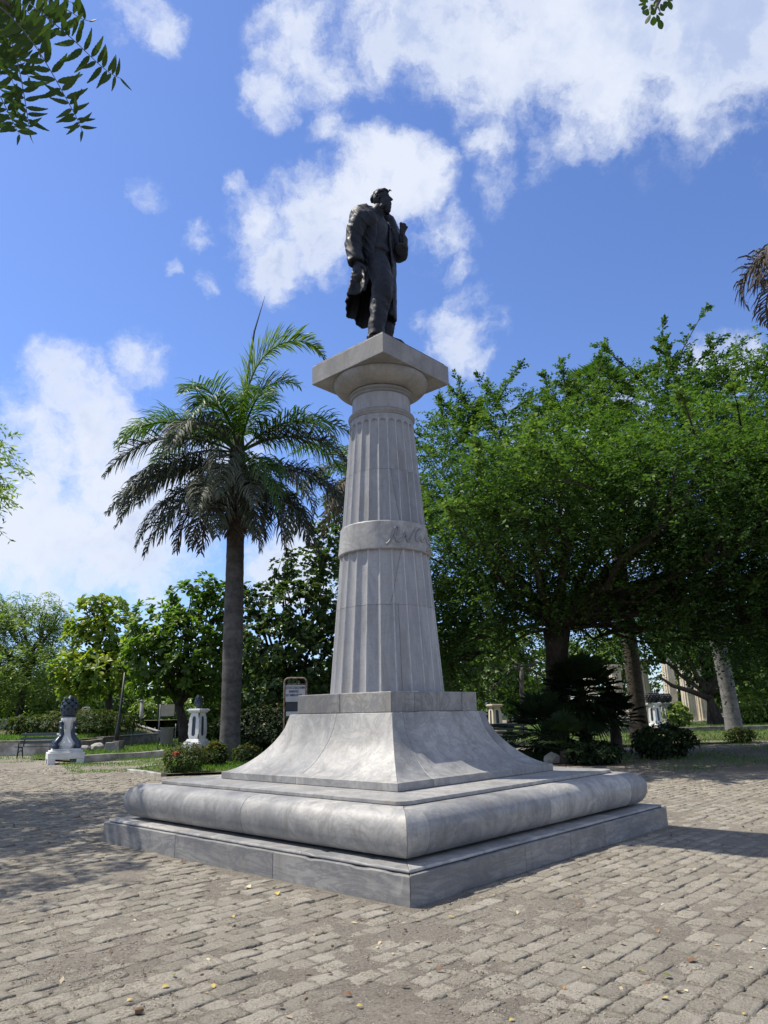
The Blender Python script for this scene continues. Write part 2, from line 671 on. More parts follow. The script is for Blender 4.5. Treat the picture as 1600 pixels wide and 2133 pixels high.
DIRT = dirt_mat('dirt', (.215, .193, .162), (.285, .258, .218), (.11, .098, .082))
m = Mat('paver_stone', .9, .12)
c0 = m.co()
agg = m.voro(85)
agg2 = m.n('ShaderNodeTexVoronoi')
m.put(c0, agg2.inputs['Vector'])
agg2.inputs['Scale'].default_value = 85
patch = m.map(m.noise(6, 4, .6), .38, .62)
base = m.mix(m.map(m.noise(2.2, 4, .6), .3, .7), (.27, .25, .214), (.345, .322, .28))
grain = m.mix(agg2.outputs['Color'], (.15, .133, .105), (.47, .435, .37))
k = m.mix(m.math('MULTIPLY', patch, .75), base, grain)
k = m.mix(m.math('MULTIPLY', m.map(m.noise(62, 6, .75), .5, .66), m.math('ADD', m.math('MULTIPLY', patch, .5), .36)), k, (.058, .051, .042))
k = m.mix(m.math('MULTIPLY', m.map(m.noise(48, 5, .7), .60, .70), .7), k, (.56, .525, .46))
k = m.mix(m.math('MULTIPLY', m.map(m.noise(3.1, 6, .7), .55, .75), .45), k, (.19, .168, .136))
k = m.mix(1.0, k, m.mix(m.rnd(), (.8, .79, .77), (1.13, 1.12, 1.1)), 'MULTIPLY')
m.color(k)
m.bump(agg, .9, .006)
m.bump(m.noise(42, 7, .75), 1.0, .022)
PAVER = m.m

# the base sheet out to the horizon
big = MB()
big.add([(-900, -300, -.045), (900, -300, -.045), (900, 1500, -.045), (-900, 1500, -.045)], [(0, 1, 2, 3)])
g0 = big.build('ground', DIRT)
tag(g0, kind='structure')


def grid_sheet(name, x0, x1, y0, y1, step, mat, zf, parent=None):
    xs = np.arange(x0, x1 + step * .5, step)
    ys = np.arange(y0, y1 + step * .5, step)
    X, Y = np.meshgrid(xs, ys)
    P = np.stack([X.ravel(), Y.ravel(), np.zeros(X.size)], 1)
    P[:, 2] = zf(P)
    nx, ny = len(xs), len(ys)
    I = (np.arange(ny - 1)[:, None] * nx + np.arange(nx - 1)[None]).ravel()
    return link(name, npmesh(name, P, np.stack([I, I + 1, I + nx + 1, I + nx], 1)), mat, parent, smooth=True)


def swell(P):
    return .012 * vnoise(P * [1, 1, 0], .35, 5, 2)


def dirt_z(P):
    return -.0065 + swell(P) + .0105 * vnoise(P * [1, 1, 0], 1.5, 9, 3) + .0045 * vnoise(P * [1, 1, 0], 14, 3, 3)


def lip(x0, x1, y0, y1, sink=0.0):
    """the sheet dips at its outer rim so that no edge stands free"""
    def f(P):
        e = np.minimum(np.minimum(P[:, 0] - x0, x1 - P[:, 0]), np.minimum(P[:, 1] - y0, y1 - P[:, 1]))
        return np.where(e < .05, -.012, 0) * (x0 > -30) + np.where(e < .05, -.06, 0) * (x0 <= -30) + dirt_z(P) - sink
    return f


plaza = grid_sheet('plaza', -7.5, 7.5, .2, 8.4, .034, DIRT, lip(-7.5, 7.5, .2, 99))
tag(plaza, kind='structure')
far_d = grid_sheet('dirt_ground', -34, 34, 8.36, 33, .13, DIRT, lip(-34, 34, -99, 33, .002))
near_l = grid_sheet('dirt_ground', -34, -7.4, -14, 8.42, .2, DIRT, lip(-34, 99, -14, 99, .006))
tag(near_l, kind='structure')
near_r = grid_sheet('dirt_ground', 7.4, 34, -14, 8.42, .2, DIRT, lip(-99, 34, -14, 99, .006))
tag(near_r, kind='structure')
behind = grid_sheet('dirt_ground', -7.6, 7.6, -14, .3, .2, DIRT, lip(-99, 99, -14, 99, .006))
tag(behind, kind='structure')
tag(far_d, kind='structure')


def paver_variant(seed, nu, nv):
    """one worn concrete paver, 24 x 14 cm, its top edges chipped"""
    rng = np.random.default_rng(seed)
    L, W = .2485, .1490
    us, vs = np.linspace(-.5, .5, nu), np.linspace(-.5, .5, nv)
    U, Vv = np.meshgrid(us, vs)
    P = np.stack([U.ravel() * L, Vv.ravel() * W, np.zeros(U.size)], 1)
    edge = np.maximum(np.abs(U.ravel()), np.abs(Vv.ravel())) > .49
    P[:, :2] += rng.normal(0, .0032, (len(P), 2)) * (edge[:, None] * 1.25 + .35)
    h = .0035 * vnoise(P + seed * 3.1, 14, seed, 2)
    h[edge] -= np.where(rng.random(edge.sum()) < .28, np.abs(rng.normal(.004, .006, edge.sum())), .0006)
    corner = (np.abs(U.ravel()) > .49) & (np.abs(Vv.ravel()) > .49)
    h[corner] -= np.abs(rng.normal(.002, .005, corner.sum()))
    shrink = np.where(edge, rng.random(len(P)) ** 3 * .10, 0)
    P[:, :2] *= (1 - shrink)[:, None]
    P[:, 2] = h
    Fs = []
    for j in range(nv - 1):
        for i in range(nu - 1):
            Fs.append((j * nu + i, j * nu + i + 1, (j + 1) * nu + i + 1, (j + 1) * nu + i))
    ring = [i for i in range(nu)] + [j * nu + nu - 1 for j in range(1, nv)] + [(nv - 1) * nu + i for i in range(nu - 2, -1, -1)] + [j * nu for j in range(nv - 2, 0, -1)]
    n0 = len(P)
    low = P[ring] * [1.01, 1.01, 0] + [0, 0, -.05]
    P = np.vstack([P, low])
    k = len(ring)
    for a in range(k):
        b = (a + 1) % k
        Fs.append((ring[b], ring[a], n0 + a, n0 + b))
    return P, np.array(Fs)


near_var = [paver_variant(s, 8, 6) for s in range(14)]
far_var = [paver_variant(50 + s, 5, 4) for s in range(10)]
near_me = []
for P, Fs in near_var:
    me = npmesh('paver', P, Fs)
    me.materials.append(PAVER)
    near_me.append(me)
PA = R(46.2)
ca, sa = math.cos(PA), math.sin(PA)
spots = []
rows = np.arange(-190, 190)
for j in rows:
    for i in range(-115, 115):
        u, v = (i + .5 * (j % 2)) * .25, j * .151
        X, Y = ca * u - sa * v, 10 + sa * u + ca * v
        if Y < .5 or Y > 24 or abs(X) > .75 * Y + 5:
            continue
        lx, ly = mloc(X, Y)
        if max(abs(lx), abs(ly)) < 2.66 or (Y > 19.5 and X > -7.6) or (X > 5.5 and Y > 17.6):
            continue
        spots.append((X, Y))
spots = np.array(spots)
dist = np.hypot(spots[:, 0], spots[:, 1])
# only those inside the frame count as near ones
vis = (np.abs(spots[:, 0]) < .545 * (spots[:, 1] * .9628 - .406) + .05) & (spots[:, 1] > 4.02)
order = np.argsort(dist + np.where(vis, 0, 100))
spots = spots[order]
n_sp = len(spots)
zz = swell(np.c_[spots, np.zeros(n_sp)]) + RNG.normal(0, .0046, n_sp) - .001
lo = vnoise(np.c_[spots, np.zeros(n_sp)], .8, 77, 2)
zz -= np.clip(lo - .1, 0, 1) * .016
yaw = PA + RNG.normal(0, .018, n_sp)
tx, ty = RNG.normal(0, .024, n_sp), RNG.normal(0, .02, n_sp)
flip = RNG.integers(0, 2, n_sp)
for k in range(300):
    o = bpy.data.objects.new('paver', near_me[int(RNG.integers(len(near_me)))])
    COL.objects.link(o)
    o.parent = plaza
    o.location = (spots[k, 0], spots[k, 1], zz[k])
    o.rotation_euler = (tx[k], ty[k], yaw[k] + math.pi * flip[k])


def merged_pavers(ids, var):
    VV, FF, off = [], [], 0
    pick = RNG.integers(0, len(var), len(ids))
    for q, (P, Fs) in enumerate(var):
        sel = np.asarray(ids)[pick == q]
        if not len(sel):
            continue
        c, s = np.cos(yaw[sel] + math.pi * flip[sel]), np.sin(yaw[sel] + math.pi * flip[sel])
        x = P[None, :, 0] * c[:, None] - P[None, :, 1] * s[:, None] + spots[sel, 0][:, None]
        y = P[None, :, 0] * s[:, None] + P[None, :, 1] * c[:, None] + spots[sel, 1][:, None]
        z = P[None, :, 2] + zz[sel][:, None] + P[None, :, 0] * tx[sel][:, None] + P[None, :, 1] * ty[sel][:, None]
        V = np.stack([x, y, z], 2).reshape(-1, 3)
        Fa = (Fs[None] + (np.arange(len(sel)) * len(P))[:, None, None]).reshape(-1, 4) + off
        VV.append(V)
        FF.append(Fa)
        off += len(V)
    return np.vstack(VV), np.vstack(FF)


d_all = np.hypot(spots[:, 0], spots[:, 1])
ids = np.arange(300, n_sp)
mid = ids[d_all[ids] < 8.2]
rest = ids[d_all[ids] >= 8.2]
V1, F1 = merged_pavers(mid, near_var)
V2, F2 = merged_pavers(rest, far_var)
pm = Mat('paver_field', .9, .12)
pm._co = pm.n('ShaderNodeTexCoord').outputs['Object']
isl = pm.n('ShaderNodeNewGeometry').outputs['Random Per Island']
a2 = pm.n('ShaderNodeTexVoronoi')
pm.put(pm._co, a2.inputs['Vector'])
a2.inputs['Scale'].default_value = 85
ptch = pm.map(pm.noise(6, 4, .6), .38, .62)
b_ = pm.mix(pm.map(pm.noise(1.2, 4, .6), .3, .7), (.27, .25, .214), (.345, .322, .28))
k = pm.mix(pm.math('MULTIPLY', ptch, .75), b_, pm.mix(a2.outputs['Color'], (.15, .133, .105), (.47, .435, .37)))
k = pm.mix(pm.math('MULTIPLY', pm.map(pm.noise(62, 6, .75), .5, .66), pm.math('ADD', pm.math('MULTIPLY', ptch, .5), .36)), k, (.058, .051, .042))
k = pm.mix(pm.math('MULTIPLY', pm.map(pm.noise(48, 5, .7), .60, .70), .7), k, (.56, .525, .46))
k = pm.mix(pm.math('MULTIPLY', pm.map(pm.noise(3.1, 6, .7), .55, .75), .45), k, (.19, .168, .136))
pm.color(pm.mix(1.0, k, pm.mix(isl, (.8, .79, .77), (1.13, 1.12, 1.1)), 'MULTIPLY'))
pm.bump(a2.outputs['Distance'], .9, .006)
pm.bump(pm.noise(42, 7, .75), 1.0, .022)
fo = link('paver_field', npmesh('paver_field', np.vstack([V1, V2]), np.vstack([F1, F2 + len(V1)])), pm.m, plaza)
tag(fo, kind='stuff')

# loose gravel on the near pavers
n = 34000
gx = RNG.uniform(-3.6, 3.6, n)
gy = 4.0 + RNG.random(n) ** 1.4 * 4.2
keep = []
gp = np.c_[gx, gy, np.zeros(n)]
keep = (vnoise(gp, 1.6, 21, 3) > -.3)
ll = np.array([max(map(abs, mloc(x, y))) for x, y in zip(gx, gy)])
gp = gp[keep & (ll > 2.62)]
gp[:, 2] = np.maximum(dirt_z(gp), swell(gp) - .004)
rad = .0022 + .0055 * RNG.random(len(gp)) ** 3
octa = np.array([(1, 0, 0), (0, 1, 0), (-1, 0, 0), (0, -1, 0), (0, 0, .8), (0, 0, -.8)], float)
VV = gp[:, None] + (octa[None] * RNG.uniform(.6, 1.3, (len(gp), 6, 1))) * rad[:, None, None]
FF = np.array([(0, 1, 4), (1, 2, 4), (2, 3, 4), (3, 0, 4), (1, 0, 5), (2, 1, 5), (3, 2, 5), (0, 3, 5)])
FF = (FF[None] + (np.arange(len(gp)) * 6)[:, None, None]).reshape(-1, 3)
gm = Mat('gravel', .9, .15)
gm.color(gm.mix(gm.n('ShaderNodeNewGeometry').outputs['Random Per Island'], (.16, .14, .115), (.42, .38, .32)))
tag(link('gravel', npmesh('gravel', VV.reshape(-1, 3), FF), gm.m), kind='stuff')

# ------------------------------------------------------------------ monument
mon = empty('monument', (CX, CY, 0), AX)
tag(mon, 'tall grey marble monument pedestal with fluted tapering column and square capital', 'monument')
SIDES = [((-1, 0), (0, 1)), ((0, -1), (1, 0)), ((1, 0), (0, -1)), ((0, 1), (-1, 0))]   # outward normal, along


def block(name, side, prof, e0, e1, mat, nseg=14, jit=.0016, bevel=.008, chip=0.0, seed=0, gap=.0016, smooth=False):
    (nx, ny), (tx_, ty_) = SIDES[side]
    V, Fs = [], []
    k = len(prof)
    rng = np.random.default_rng(seed + 17)
    for i in range(nseg + 1):
        t = i / nseg
        for d, z in prof:
            s0, s1 = e0(d) + gap, e1(d) - gap
            s = s0 + (s1 - s0) * t
            V.append([nx * d + tx_ * s, ny * d + ty_ * s, z])
    V = np.array(V)
    V += np.stack([vnoise(V, 3.0, 31 + q, 3) for q in range(3)], 1) * jit
    if chip:
        top = V[:, 2] > V[:, 2].max() - .012
        out = np.abs(V @ np.array([nx, ny, 0])) > np.abs(V @ np.array([nx, ny, 0])).max() - .03
        h = vnoise(V, 5.0, seed, 2)
        V[top & out, 2] -= np.clip(h[top & out] - .35, 0, 1) * chip
    for i in range(nseg):
        for a in range(k):
            b = (a + 1) % k
            Fs.append((i * k + a, i * k + b, (i + 1) * k + b, (i + 1) * k + a))
    Fs.append(tuple(range(k - 1, -1, -1)))
    Fs.append(tuple(nseg * k + a for a in range(k)))
    me = pymesh(name, V, Fs)
    bm = bmesh.new()
    bm.from_mesh(me)
    bmesh.ops.recalc_face_normals(bm, faces=bm.faces)
    bm.to_mesh(me)
    bm.free()
    if smooth:
        me.polygons.foreach_set('use_smooth', np.ones(len(me.polygons), bool))
        me.set_sharp_from_angle(angle=R(35))
    return link(name, me, mat, mon, bevel=bevel)


const = lambda s: (lambda d: s)
mit0, mit1 = (lambda d: -d), (lambda d: d)


def course(name, prof, joints, mat, **k):
    """one square course of stones; joints: for each side the positions where two stones meet"""
    for side in range(4):
        es = [mit0] + [j if callable(j) else const(j) for j in joints[side]] + [mit1]
        for a, b in zip(es[:-1], es[1:]):
            block(name, side, prof, a, b, mat, seed=side * 7 + int(abs(a(2) * 100)), **k)


course('plinth_slab', [(2.40, -.08), (2.584, -.08), (2.584, .2255), (2.40, .2255)],
       {0: [-.84, .895], 1: [-.87, .02, .81], 2: [-.9, .9], 3: [-.8, .9]}, MARBLE_SLAB, nseg=20, chip=.03, bevel=.006)
course('cover_slab', [(1.7, .2285), (2.535, .2285), (2.545, .24), (2.535, .2585), (1.7, .2585)],
       {0: [-1.2, .92], 1: [-1.5, .01, 1.25], 2: [-.9, .9], 3: [-.8, .9]}, MARBLE, nseg=26, chip=.05, jit=.003, bevel=.006)
tor = []
for i in range(13):
    a = -math.pi / 2 + math.pi * i / 12
    tor.append((2.16 + .272 * max(0, math.cos(a)) ** .62 * (1 if a > 0 else .97), .466 + .205 * math.sin(a) * (1 if abs(a) < 9 else 1)))
tor = [(1.75, .2615), (2.06, .2615), (2.06, .287)] + [(d_, max(z_, .287)) for d_, z_ in tor] + [(1.75, .671)]
course('torus_block', tor, {0: [-.08], 1: [-2.12, -.06, 1.95], 2: [0.1], 3: [.2]}, MARBLE, nseg=16, smooth=True, bevel=.004)


def clip_poly(poly, axis, val, sign):
    out = []
    for i in range(len(poly)):
        a, b = poly[i], poly[(i + 1) % len(poly)]
        da, db = (a[axis] - val) * sign, (b[axis] - val) * sign
        if da >= 0:
            out.append(a)
        if (da > 0) != (db > 0) and da != db:
            t = da / (da - db)
            out.append((a[0] + t * (b[0] - a[0]), a[1] + t * (b[1] - a[1])))
    return out


def rounded_square(h, r, n=7):
    P = []
    for cx_, cy_, a in ((h - r, h - r, 0), (-h + r, h - r, 90), (-h + r, -h + r, 180), (h - r, -h + r, 270)):
        for i in range(n):
            t = R(a + 90 * i / (n - 1))
            P.append((cx_ + r * math.cos(t), cy_ + r * math.sin(t)))
    return P


sq = rounded_square(2.125, .13)
xs = [-2.2, -1.5, 1.46, 2.2]
for i in range(3):
    ys = [-2.2, .35, 2.2] if i == 0 else [-2.2, 2.2]
    for j in range(len(ys) - 1):
        q = clip_poly(clip_poly(clip_poly(clip_poly(sq, 0, xs[i] + .0012, 1), 0, xs[i + 1] - .0012, -1), 1, ys[j] + .0012, 1), 1, ys[j + 1] - .0012, -1)
        MB().poly(q, .6745, .7115).build('ledge_slab', MARBLE, mon, bevel=.006)

cav = [(.7, .7285 - .013), (1.548, .7155), (1.548, .797)]
for i in range(1, 17):
    u = 1 - (i / 16) ** 1.25
    v = 1 - max(0.0, 1 - u ** 1.53) ** (1 / 1.53) if u < 1 else 1
    uu = 1 - u
    zz_ = 1 - (1 - uu ** 1.53) ** (1 / 1.53)
    cav.append((1.548 - .624 * uu, .797 + (1.496 - .797) * zz_))
cav.append((.7, 1.496))
lin = lambda s_bot, s_top: (lambda d: s_top + (s_bot - s_top) * (d - .924) / (1.548 - .924))
course('cavetto_block', cav, {0: [lin(.06, .02)], 1: [lin(-.97, -.74), lin(1.05, .8)], 2: [lin(.0, .0)], 3: [lin(.0, .0)]}, MARBLE,
       nseg=18, smooth=True, bevel=.004)
course('pedestal_block', [(.5, 1.4985), (.857, 1.4985), (.857, 1.7438), (.5, 1.7438)],
       {0: [.03], 1: [-.44, .53], 2: [0], 3: [0]}, MARBLE_AGED, nseg=10, bevel=.012)
MB().box((0, 0, 1.735), (1.2, 1.2, .012)).build('pedestal_top', MARBLE_AGED, mon)


def col_r(z):
    return .771 - (z - 1.7438) * .0757


NFL, PH = 24, None
front = math.degrees(math.atan2(-CY, -CX)) - math.degrees(AX)     # direction of the camera side, in the monument's own frame
ph0 = R(front) - .095                                              # an arris


def fluted(name, z0, z1, mat, cuts=(), round_top=False, phase=0.0):
    per = 14
    n = NFL * per
    zs = list(np.linspace(z0, z1, 10))
    if round_top:
        zs = list(np.linspace(z0, z1 - .16, 8)) + list(np.linspace(z1 - .145, z1, 12))
    V, Fs = [], []
    for z in zs:
        r = col_r(z)
        for k in range(n):
            f = (k % per) / per                     # 0 .. 1 across a flute
            x = abs(f - .5) * 2                     # 0 at its middle
            w = max(0.0, 1 - x ** 2) ** .95
            if round_top:
                half = z1 - .10
                if z > half - .07:
                    lim = max(0.0, 1 - ((z - (half - .07)) / .07) ** 2) ** .5
                    w = w if x < lim * .96 else 0.0
                    if z > half:
                        w = 0.0
            rr = r * (1 - .052 * w)
            t = ph0 + 2 * math.pi * k / n
            V.append((rr * math.cos(t), rr * math.sin(t), z))
    m_ = len(zs)
    for i in range(m_ - 1):
        for k in range(n):
            k2 = (k + 1) % n
            Fs.append((i * n + k, i * n + k2, (i + 1) * n + k2, (i + 1) * n + k))
    V = np.array(V)
    nz = vnoise(V, 4.0, 3, 3)
    V[:, :2] *= (1 + nz * .0016)[:, None]
    me = pymesh(name, V, Fs)
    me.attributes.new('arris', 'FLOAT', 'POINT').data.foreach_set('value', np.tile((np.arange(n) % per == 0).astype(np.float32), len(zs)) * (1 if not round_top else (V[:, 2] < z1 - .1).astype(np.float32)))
    # the drum is made of two staves meeting in slanting joints
    out = []
    if cuts:
        (a0, za), (a1, zb) = cuts
        p0 = Vector((math.cos(R(a0) - AX) * col_r(za), math.sin(R(a0) - AX) * col_r(za), za))
        p1 = Vector((math.cos(R(a1) - AX) * col_r(zb), math.sin(R(a1) - AX) * col_r(zb), zb))
        nrm = (p1 - p0).cross(Vector((p0.x, p0.y, 0))).normalized()
        for side in (1, -1):
            bm = bmesh.new()
            bm.from_mesh(me)
            bmesh.ops.bisect_plane(bm, geom=bm.verts[:] + bm.edges[:] + bm.faces[:], plane_co=p0, plane_no=nrm * side, clear_inner=True)
            bmesh.ops.translate(bm, verts=bm.verts, vec=nrm * side * .0022)
            m2 = bpy.data.meshes.new(name)
            bm.to_mesh(m2)
            bm.free()
            out.append(m2)
    else:
        out = [me]
    for m2 in out:
        m2.polygons.foreach_set('use_smooth', np.ones(len(m2.polygons), bool))
        m2.set_sharp_from_angle(angle=R(24))
        link(name, m2, mat, mon)


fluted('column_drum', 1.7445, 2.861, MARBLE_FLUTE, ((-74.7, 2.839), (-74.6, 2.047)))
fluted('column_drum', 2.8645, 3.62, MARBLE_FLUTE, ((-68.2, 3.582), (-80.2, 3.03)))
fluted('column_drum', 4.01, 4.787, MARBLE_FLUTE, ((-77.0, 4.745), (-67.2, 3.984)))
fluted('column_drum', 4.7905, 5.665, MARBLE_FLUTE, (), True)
MB().lathe([(.45, 1.74), (.67, 1.742), (.39, 5.6), (.3, 6.1)], 40).build('column_core', MARBLE_AGED, mon, smooth=True)

bb, bt = col_r(3.615) + .028, col_r(4.018) + .027
band = MB().lathe([(.55, 3.6155), (bb - .012, 3.6155), (bb, 3.63), (bt, 4.004), (bt - .01, 4.0175), (.5, 4.0175)], 96).build('inscription_band', MARBLE, mon, smooth=True)
band.data.set_sharp_from_angle(angle=R(30))
strokes = [
    [(-87.5, 3.669), (-84.8, 3.694), (-82.5, 3.731), (-78.4, 3.838), (-76.3, 3.902), (-73.7, 3.925), (-71.5, 3.911), (-71.3, 3.873), (-73.4, 3.822), (-77.4, 3.795), (-76.2, 3.758), (-75.3, 3.727), (-73.1, 3.71), (-69.6, 3.73), (-65.9, 3.783), (-62.6, 3.849)],
    [(-62.6, 3.849), (-61.9, 3.787), (-60.5, 3.72), (-58.6, 3.722), (-54.2, 3.822), (-48.1, 3.908), (-39.5, 3.95), (-35.7, 3.939)],
    [(-35.7, 3.939), (-42.1, 3.89), (-45.6, 3.85), (-48.5, 3.793), (-46.4, 3.746), (-42.1, 3.772), (-36.2, 3.848), (-38.5, 3.779), (-35.7, 3.746), (-28.5, 3.813), (-21.9, 3.887), (-24.3, 3.803), (-21.5, 3.758), (-10.9, 3.797), (-4, 3.88), (-6, 3.79), (-2, 3.75), (6, 3.8)],
    [(-27.2, 3.633), (-24.0, 3.668), (-13.0, 3.71), (-4, 3.70), (4, 3.66)]]
letters = MB()
for st_ in strokes:
    P = []
    st_ = np.array(st_)
    tt = np.arange(len(st_))
    fine = np.linspace(0, len(st_) - 1, len(st_) * 4)
    a_ = np.interp(fine, tt, st_[:, 0])
    z_ = np.interp(fine, tt, st_[:, 1])
    for _ in range(2):
        a_[1:-1] = (a_[:-2] + 2 * a_[1:-1] + a_[2:]) / 4
        z_[1:-1] = (z_[:-2] + 2 * z_[1:-1] + z_[2:]) / 4
    for a, z in zip(a_, z_):
        r = bb + (bt - bb) * (z - 3.63) / .374 + .007
        P.append((r * math.cos(R(a) - AX), r * math.sin(R(a) - AX), z))
    letters.tube(P, .0145, 6)
letters.build('signature_lettering', MARBLE, band, smooth=True)

MB().lathe([(.40, 5.66), (.478, 5.661), (.487, 5.668), (.489, 5.676), (.483, 5.684), (.492, 5.692), (.500, 5.71), (.502, 5.725), (.497, 5.742), (.482, 5.756), (.452, 5.762), (.4, 5.7625)], 96).build('astragal_ring', MARBLE_CAP, mon, smooth=True)
MB().lathe([(.3, 5.763), (.441, 5.7635), (.438, 6.02), (.3, 6.0205)], 96).build('neck_drum', MARBLE_COL, mon, smooth=True).data.set_sharp_from_angle(angle=R(30))
MB().lathe([(.3, 6.021), (.452, 6.0215), (.463, 6.03), (.468, 6.044), (.460, 6.058), (.452, 6.062), (.452, 6.068), (.470, 6.076), (.482, 6.09), (.481, 6.105), (.470, 6.118), (.44, 6.122)], 96).build('capital_ring', MARBLE_CAP, mon, smooth=True)
ech = [(.3, 6.1225), (.462, 6.123)]
for i in range(1, 13):
    t = i / 12
    ech.append((.462 + .258 * math.sin(t * math.pi / 2) ** .92, 6.123 + .19 * (1 - math.cos(t * math.pi / 2)) ** .9 * 1.0))
ech += [(.716, 6.317), (.5, 6.3175)]
MB().lathe(ech, 96).build('echinus', MARBLE_CAP, mon, smooth=True).data.set_sharp_from_angle(angle=R(50))
ab = MB().poly([(-.742, -.742), (.742, -.742), (.742, .742), (-.742, .742)], 6.3208, 6.623).build('abacus', MARBLE_CAP, mon, bevel=.007)

# a cement skirt where the plinth meets the pavers
SK = plain('cement_skirt', (.27, .245, .205), .95, .3, 3, .6, .1, bscale=50, bdist=.008)
for side in range(4):
    pass

# litter of dry bits on the plaza and the dirt
n = 5200
lx, ly_ = RNG.uniform(-14, 13, n), 4.2 + RNG.random(n) ** 1.2 * 22
kp = (np.abs(lx) < .56 * ly_ + .5) & (np.array([max(map(abs, mloc(x, y))) for x, y in zip(lx, ly_)]) > 2.62)
lp_ = np.c_[lx, ly_, np.zeros(n)][kp]
lp_[:, 2] = swell(lp_) + .004
aa_ = RNG.uniform(0, 6.28, len(lp_))
sz_ = RNG.uniform(.008, .026, len(lp_)) * (1 + lp_[:, 1] * .04)
e1 = np.c_[np.cos(aa_), np.sin(aa_), RNG.normal(0, .25, len(lp_))] * sz_[:, None]
e2 = np.c_[-np.sin(aa_), np.cos(aa_), RNG.normal(0, .25, len(lp_))] * sz_[:, None] * .45
VV = np.stack([lp_ - e1, lp_ + e2 + [0, 0, .004], lp_ + e1, lp_ - e2 + [0, 0, .003]], 1).reshape(-1, 3)
dm = Mat('dry_litter', .8, .2)
rp = dm.n('ShaderNodeValToRGB')
dm.L.new(dm.n('ShaderNodeNewGeometry').outputs['Random Per Island'], rp.inputs[0])
for i_, (p_, c_) in enumerate([(0, (.05, .035, .025)), (.45, (.16, .11, .07)), (.8, (.34, .28, .19)), (1, (.5, .42, .25))]):
    e_ = rp.color_ramp.elements[i_] if i_ < 2 else rp.color_ramp.elements.new(p_)
    e_.position, e_.color = p_, (*c_, 1)
dm.color(rp.outputs[0])
tag(link('dry_litter', npmesh('dry_litter', VV, np.arange(len(lp_))[:, None] * 4 + np.array([[0, 1, 2, 3]])), dm.m), kind='stuff')

# ------------------------------------------------------------------ statue
STAT = np.array([CX - .07, CY - .17, 6.6235])
statue = empty('statue', tuple(STAT))
tag(statue, 'dark bronze statue of a bearded man in an open coat holding a paper roll', 'statue')


def sp(zx, zy, Y=0.0):
    """point of the statue, in its own frame"""
    return at(640 + .2 * zx, 360 + .2 * zy, STAT[1] + Y) - STAT


FW = np.array([.80, -.60, 0])
LF = np.array([.60, .80, 0])
UPV = np.array([0, 0, 1.0])


def remesh(objs_mb, name, mat, parent, voxel, smooth=6, fold=None):
    tmp = link('tmp', objs_mb.mesh('tmp'))
    bm = bmesh.new()
    bm.from_mesh(tmp.data)
    bmesh.ops.recalc_face_normals(bm, faces=bm.faces)
    bm.to_mesh(tmp.data)
    bm.free()
    r = tmp.modifiers.new('r', 'REMESH')
    r.mode = 'VOXEL'
    r.voxel_size = voxel
    s = tmp.modifiers.new('s', 'SMOOTH')
    s.factor = .5
    s.iterations = smooth
    dg = bpy.context.evaluated_depsgraph_get()
    me = bpy.data.meshes.new_from_object(tmp.evaluated_get(dg))
    me.name = name
    bpy.data.objects.remove(tmp)
    if fold:
        n = len(me.vertices)
        V = np.zeros(n * 3, np.float32)
        me.vertices.foreach_get('co', V)
        V = V.reshape(-1, 3).astype(float)
        N = np.zeros(n * 3, np.float32)
        me.vertex_normals.foreach_get('vector', N)
        N = N.reshape(-1, 3)
        V += N * fold(V)[:, None]
        me.vertices.foreach_set('co', V.astype(np.float32).ravel())
        me.update()
    return link(name, me, mat, parent, smooth=True)


def ell_loft(mb, rings, n=28, th0=None, cap=True):
    """rings: (centre, axis along FW, axis along LF[, forward dir]) -> closed tube"""
    V, Fs = [], []
    for q in rings:
        c, a, b = q[0], q[1], q[2]
        for k in range(n):
            t = 2 * math.pi * k / n
            V.append(np.asarray(c) + FW * a * math.cos(t) + LF * b * math.sin(t))
    m_ = len(rings)
    for i in range(m_ - 1):
        for k in range(n):
            k2 = (k + 1) % n
            Fs.append((i * n + k, i * n + k2, (i + 1) * n + k2, (i + 1) * n + k))
    Fs.append(tuple(range(n)))
    Fs.append(tuple((m_ - 1) * n + k for k in range(n)))
    mb.add(V, Fs)


def path(pts, n=14):
    pts = np.asarray(pts, float)
    t = np.linspace(0, len(pts) - 1, n)
    P = np.stack([np.interp(t, range(len(pts)), pts[:, k]) for k in range(3)], 1)
    for _ in range(3):
        P[1:-1] = (P[:-2] + 2 * P[1:-1] + P[2:]) / 4
    return P


def rads(r, n=14):
    r = np.asarray(r, float)
    return np.interp(np.linspace(0, len(r) - 1, n), range(len(r)), r)


# ---- joints
HEAD = sp(777, 276, -.10)
NECK = sp(735, 410, -.10)
RSH, REL, RWR = sp(552, 490, -.40), sp(482, 725, -.40), sp(510, 965, -.47)
LSH, LEL, LFI = sp(800, 475, .22), sp(962, 850, .10), sp(984, 705, -.12)
RHI, RKN, RAN = sp(715, 940, -.22), sp(798, 1235, -.46), sp(720, 1625, -.47)
LHI, LKN, LAN = sp(800, 940, .06), sp(840, 1270, .10), np.array([.13, .28, .22])
BODY = np.array([-.03, 0, 0])


def axis_c(z, f=0.0, s=0.0):
    """centre line of the trunk"""
    return np.array([np.interp(z, [0.9, 1.6, 2.2, 2.7], [-.03, -.02, -.06, -.07]), np.interp(z, [.9, 1.6, 2.2, 2.7], [.02, 0, 0, .02]), z]) + FW * f + LF * s


fig = MB()
# trunk with waistcoat
ell_loft(fig, [(axis_c(1.48, .02), .20, .25), (axis_c(1.66, .03), .235, .285), (axis_c(1.86, .05), .25, .285), (axis_c(2.05, .06), .245, .29),
               (axis_c(2.25, .055), .25, .33), (axis_c(2.42, .045), .24, .36), (axis_c(2.55, .03), .20, .34), (axis_c(2.66, .02), .13, .2), (axis_c(2.72, .03), .1, .12)], 32)
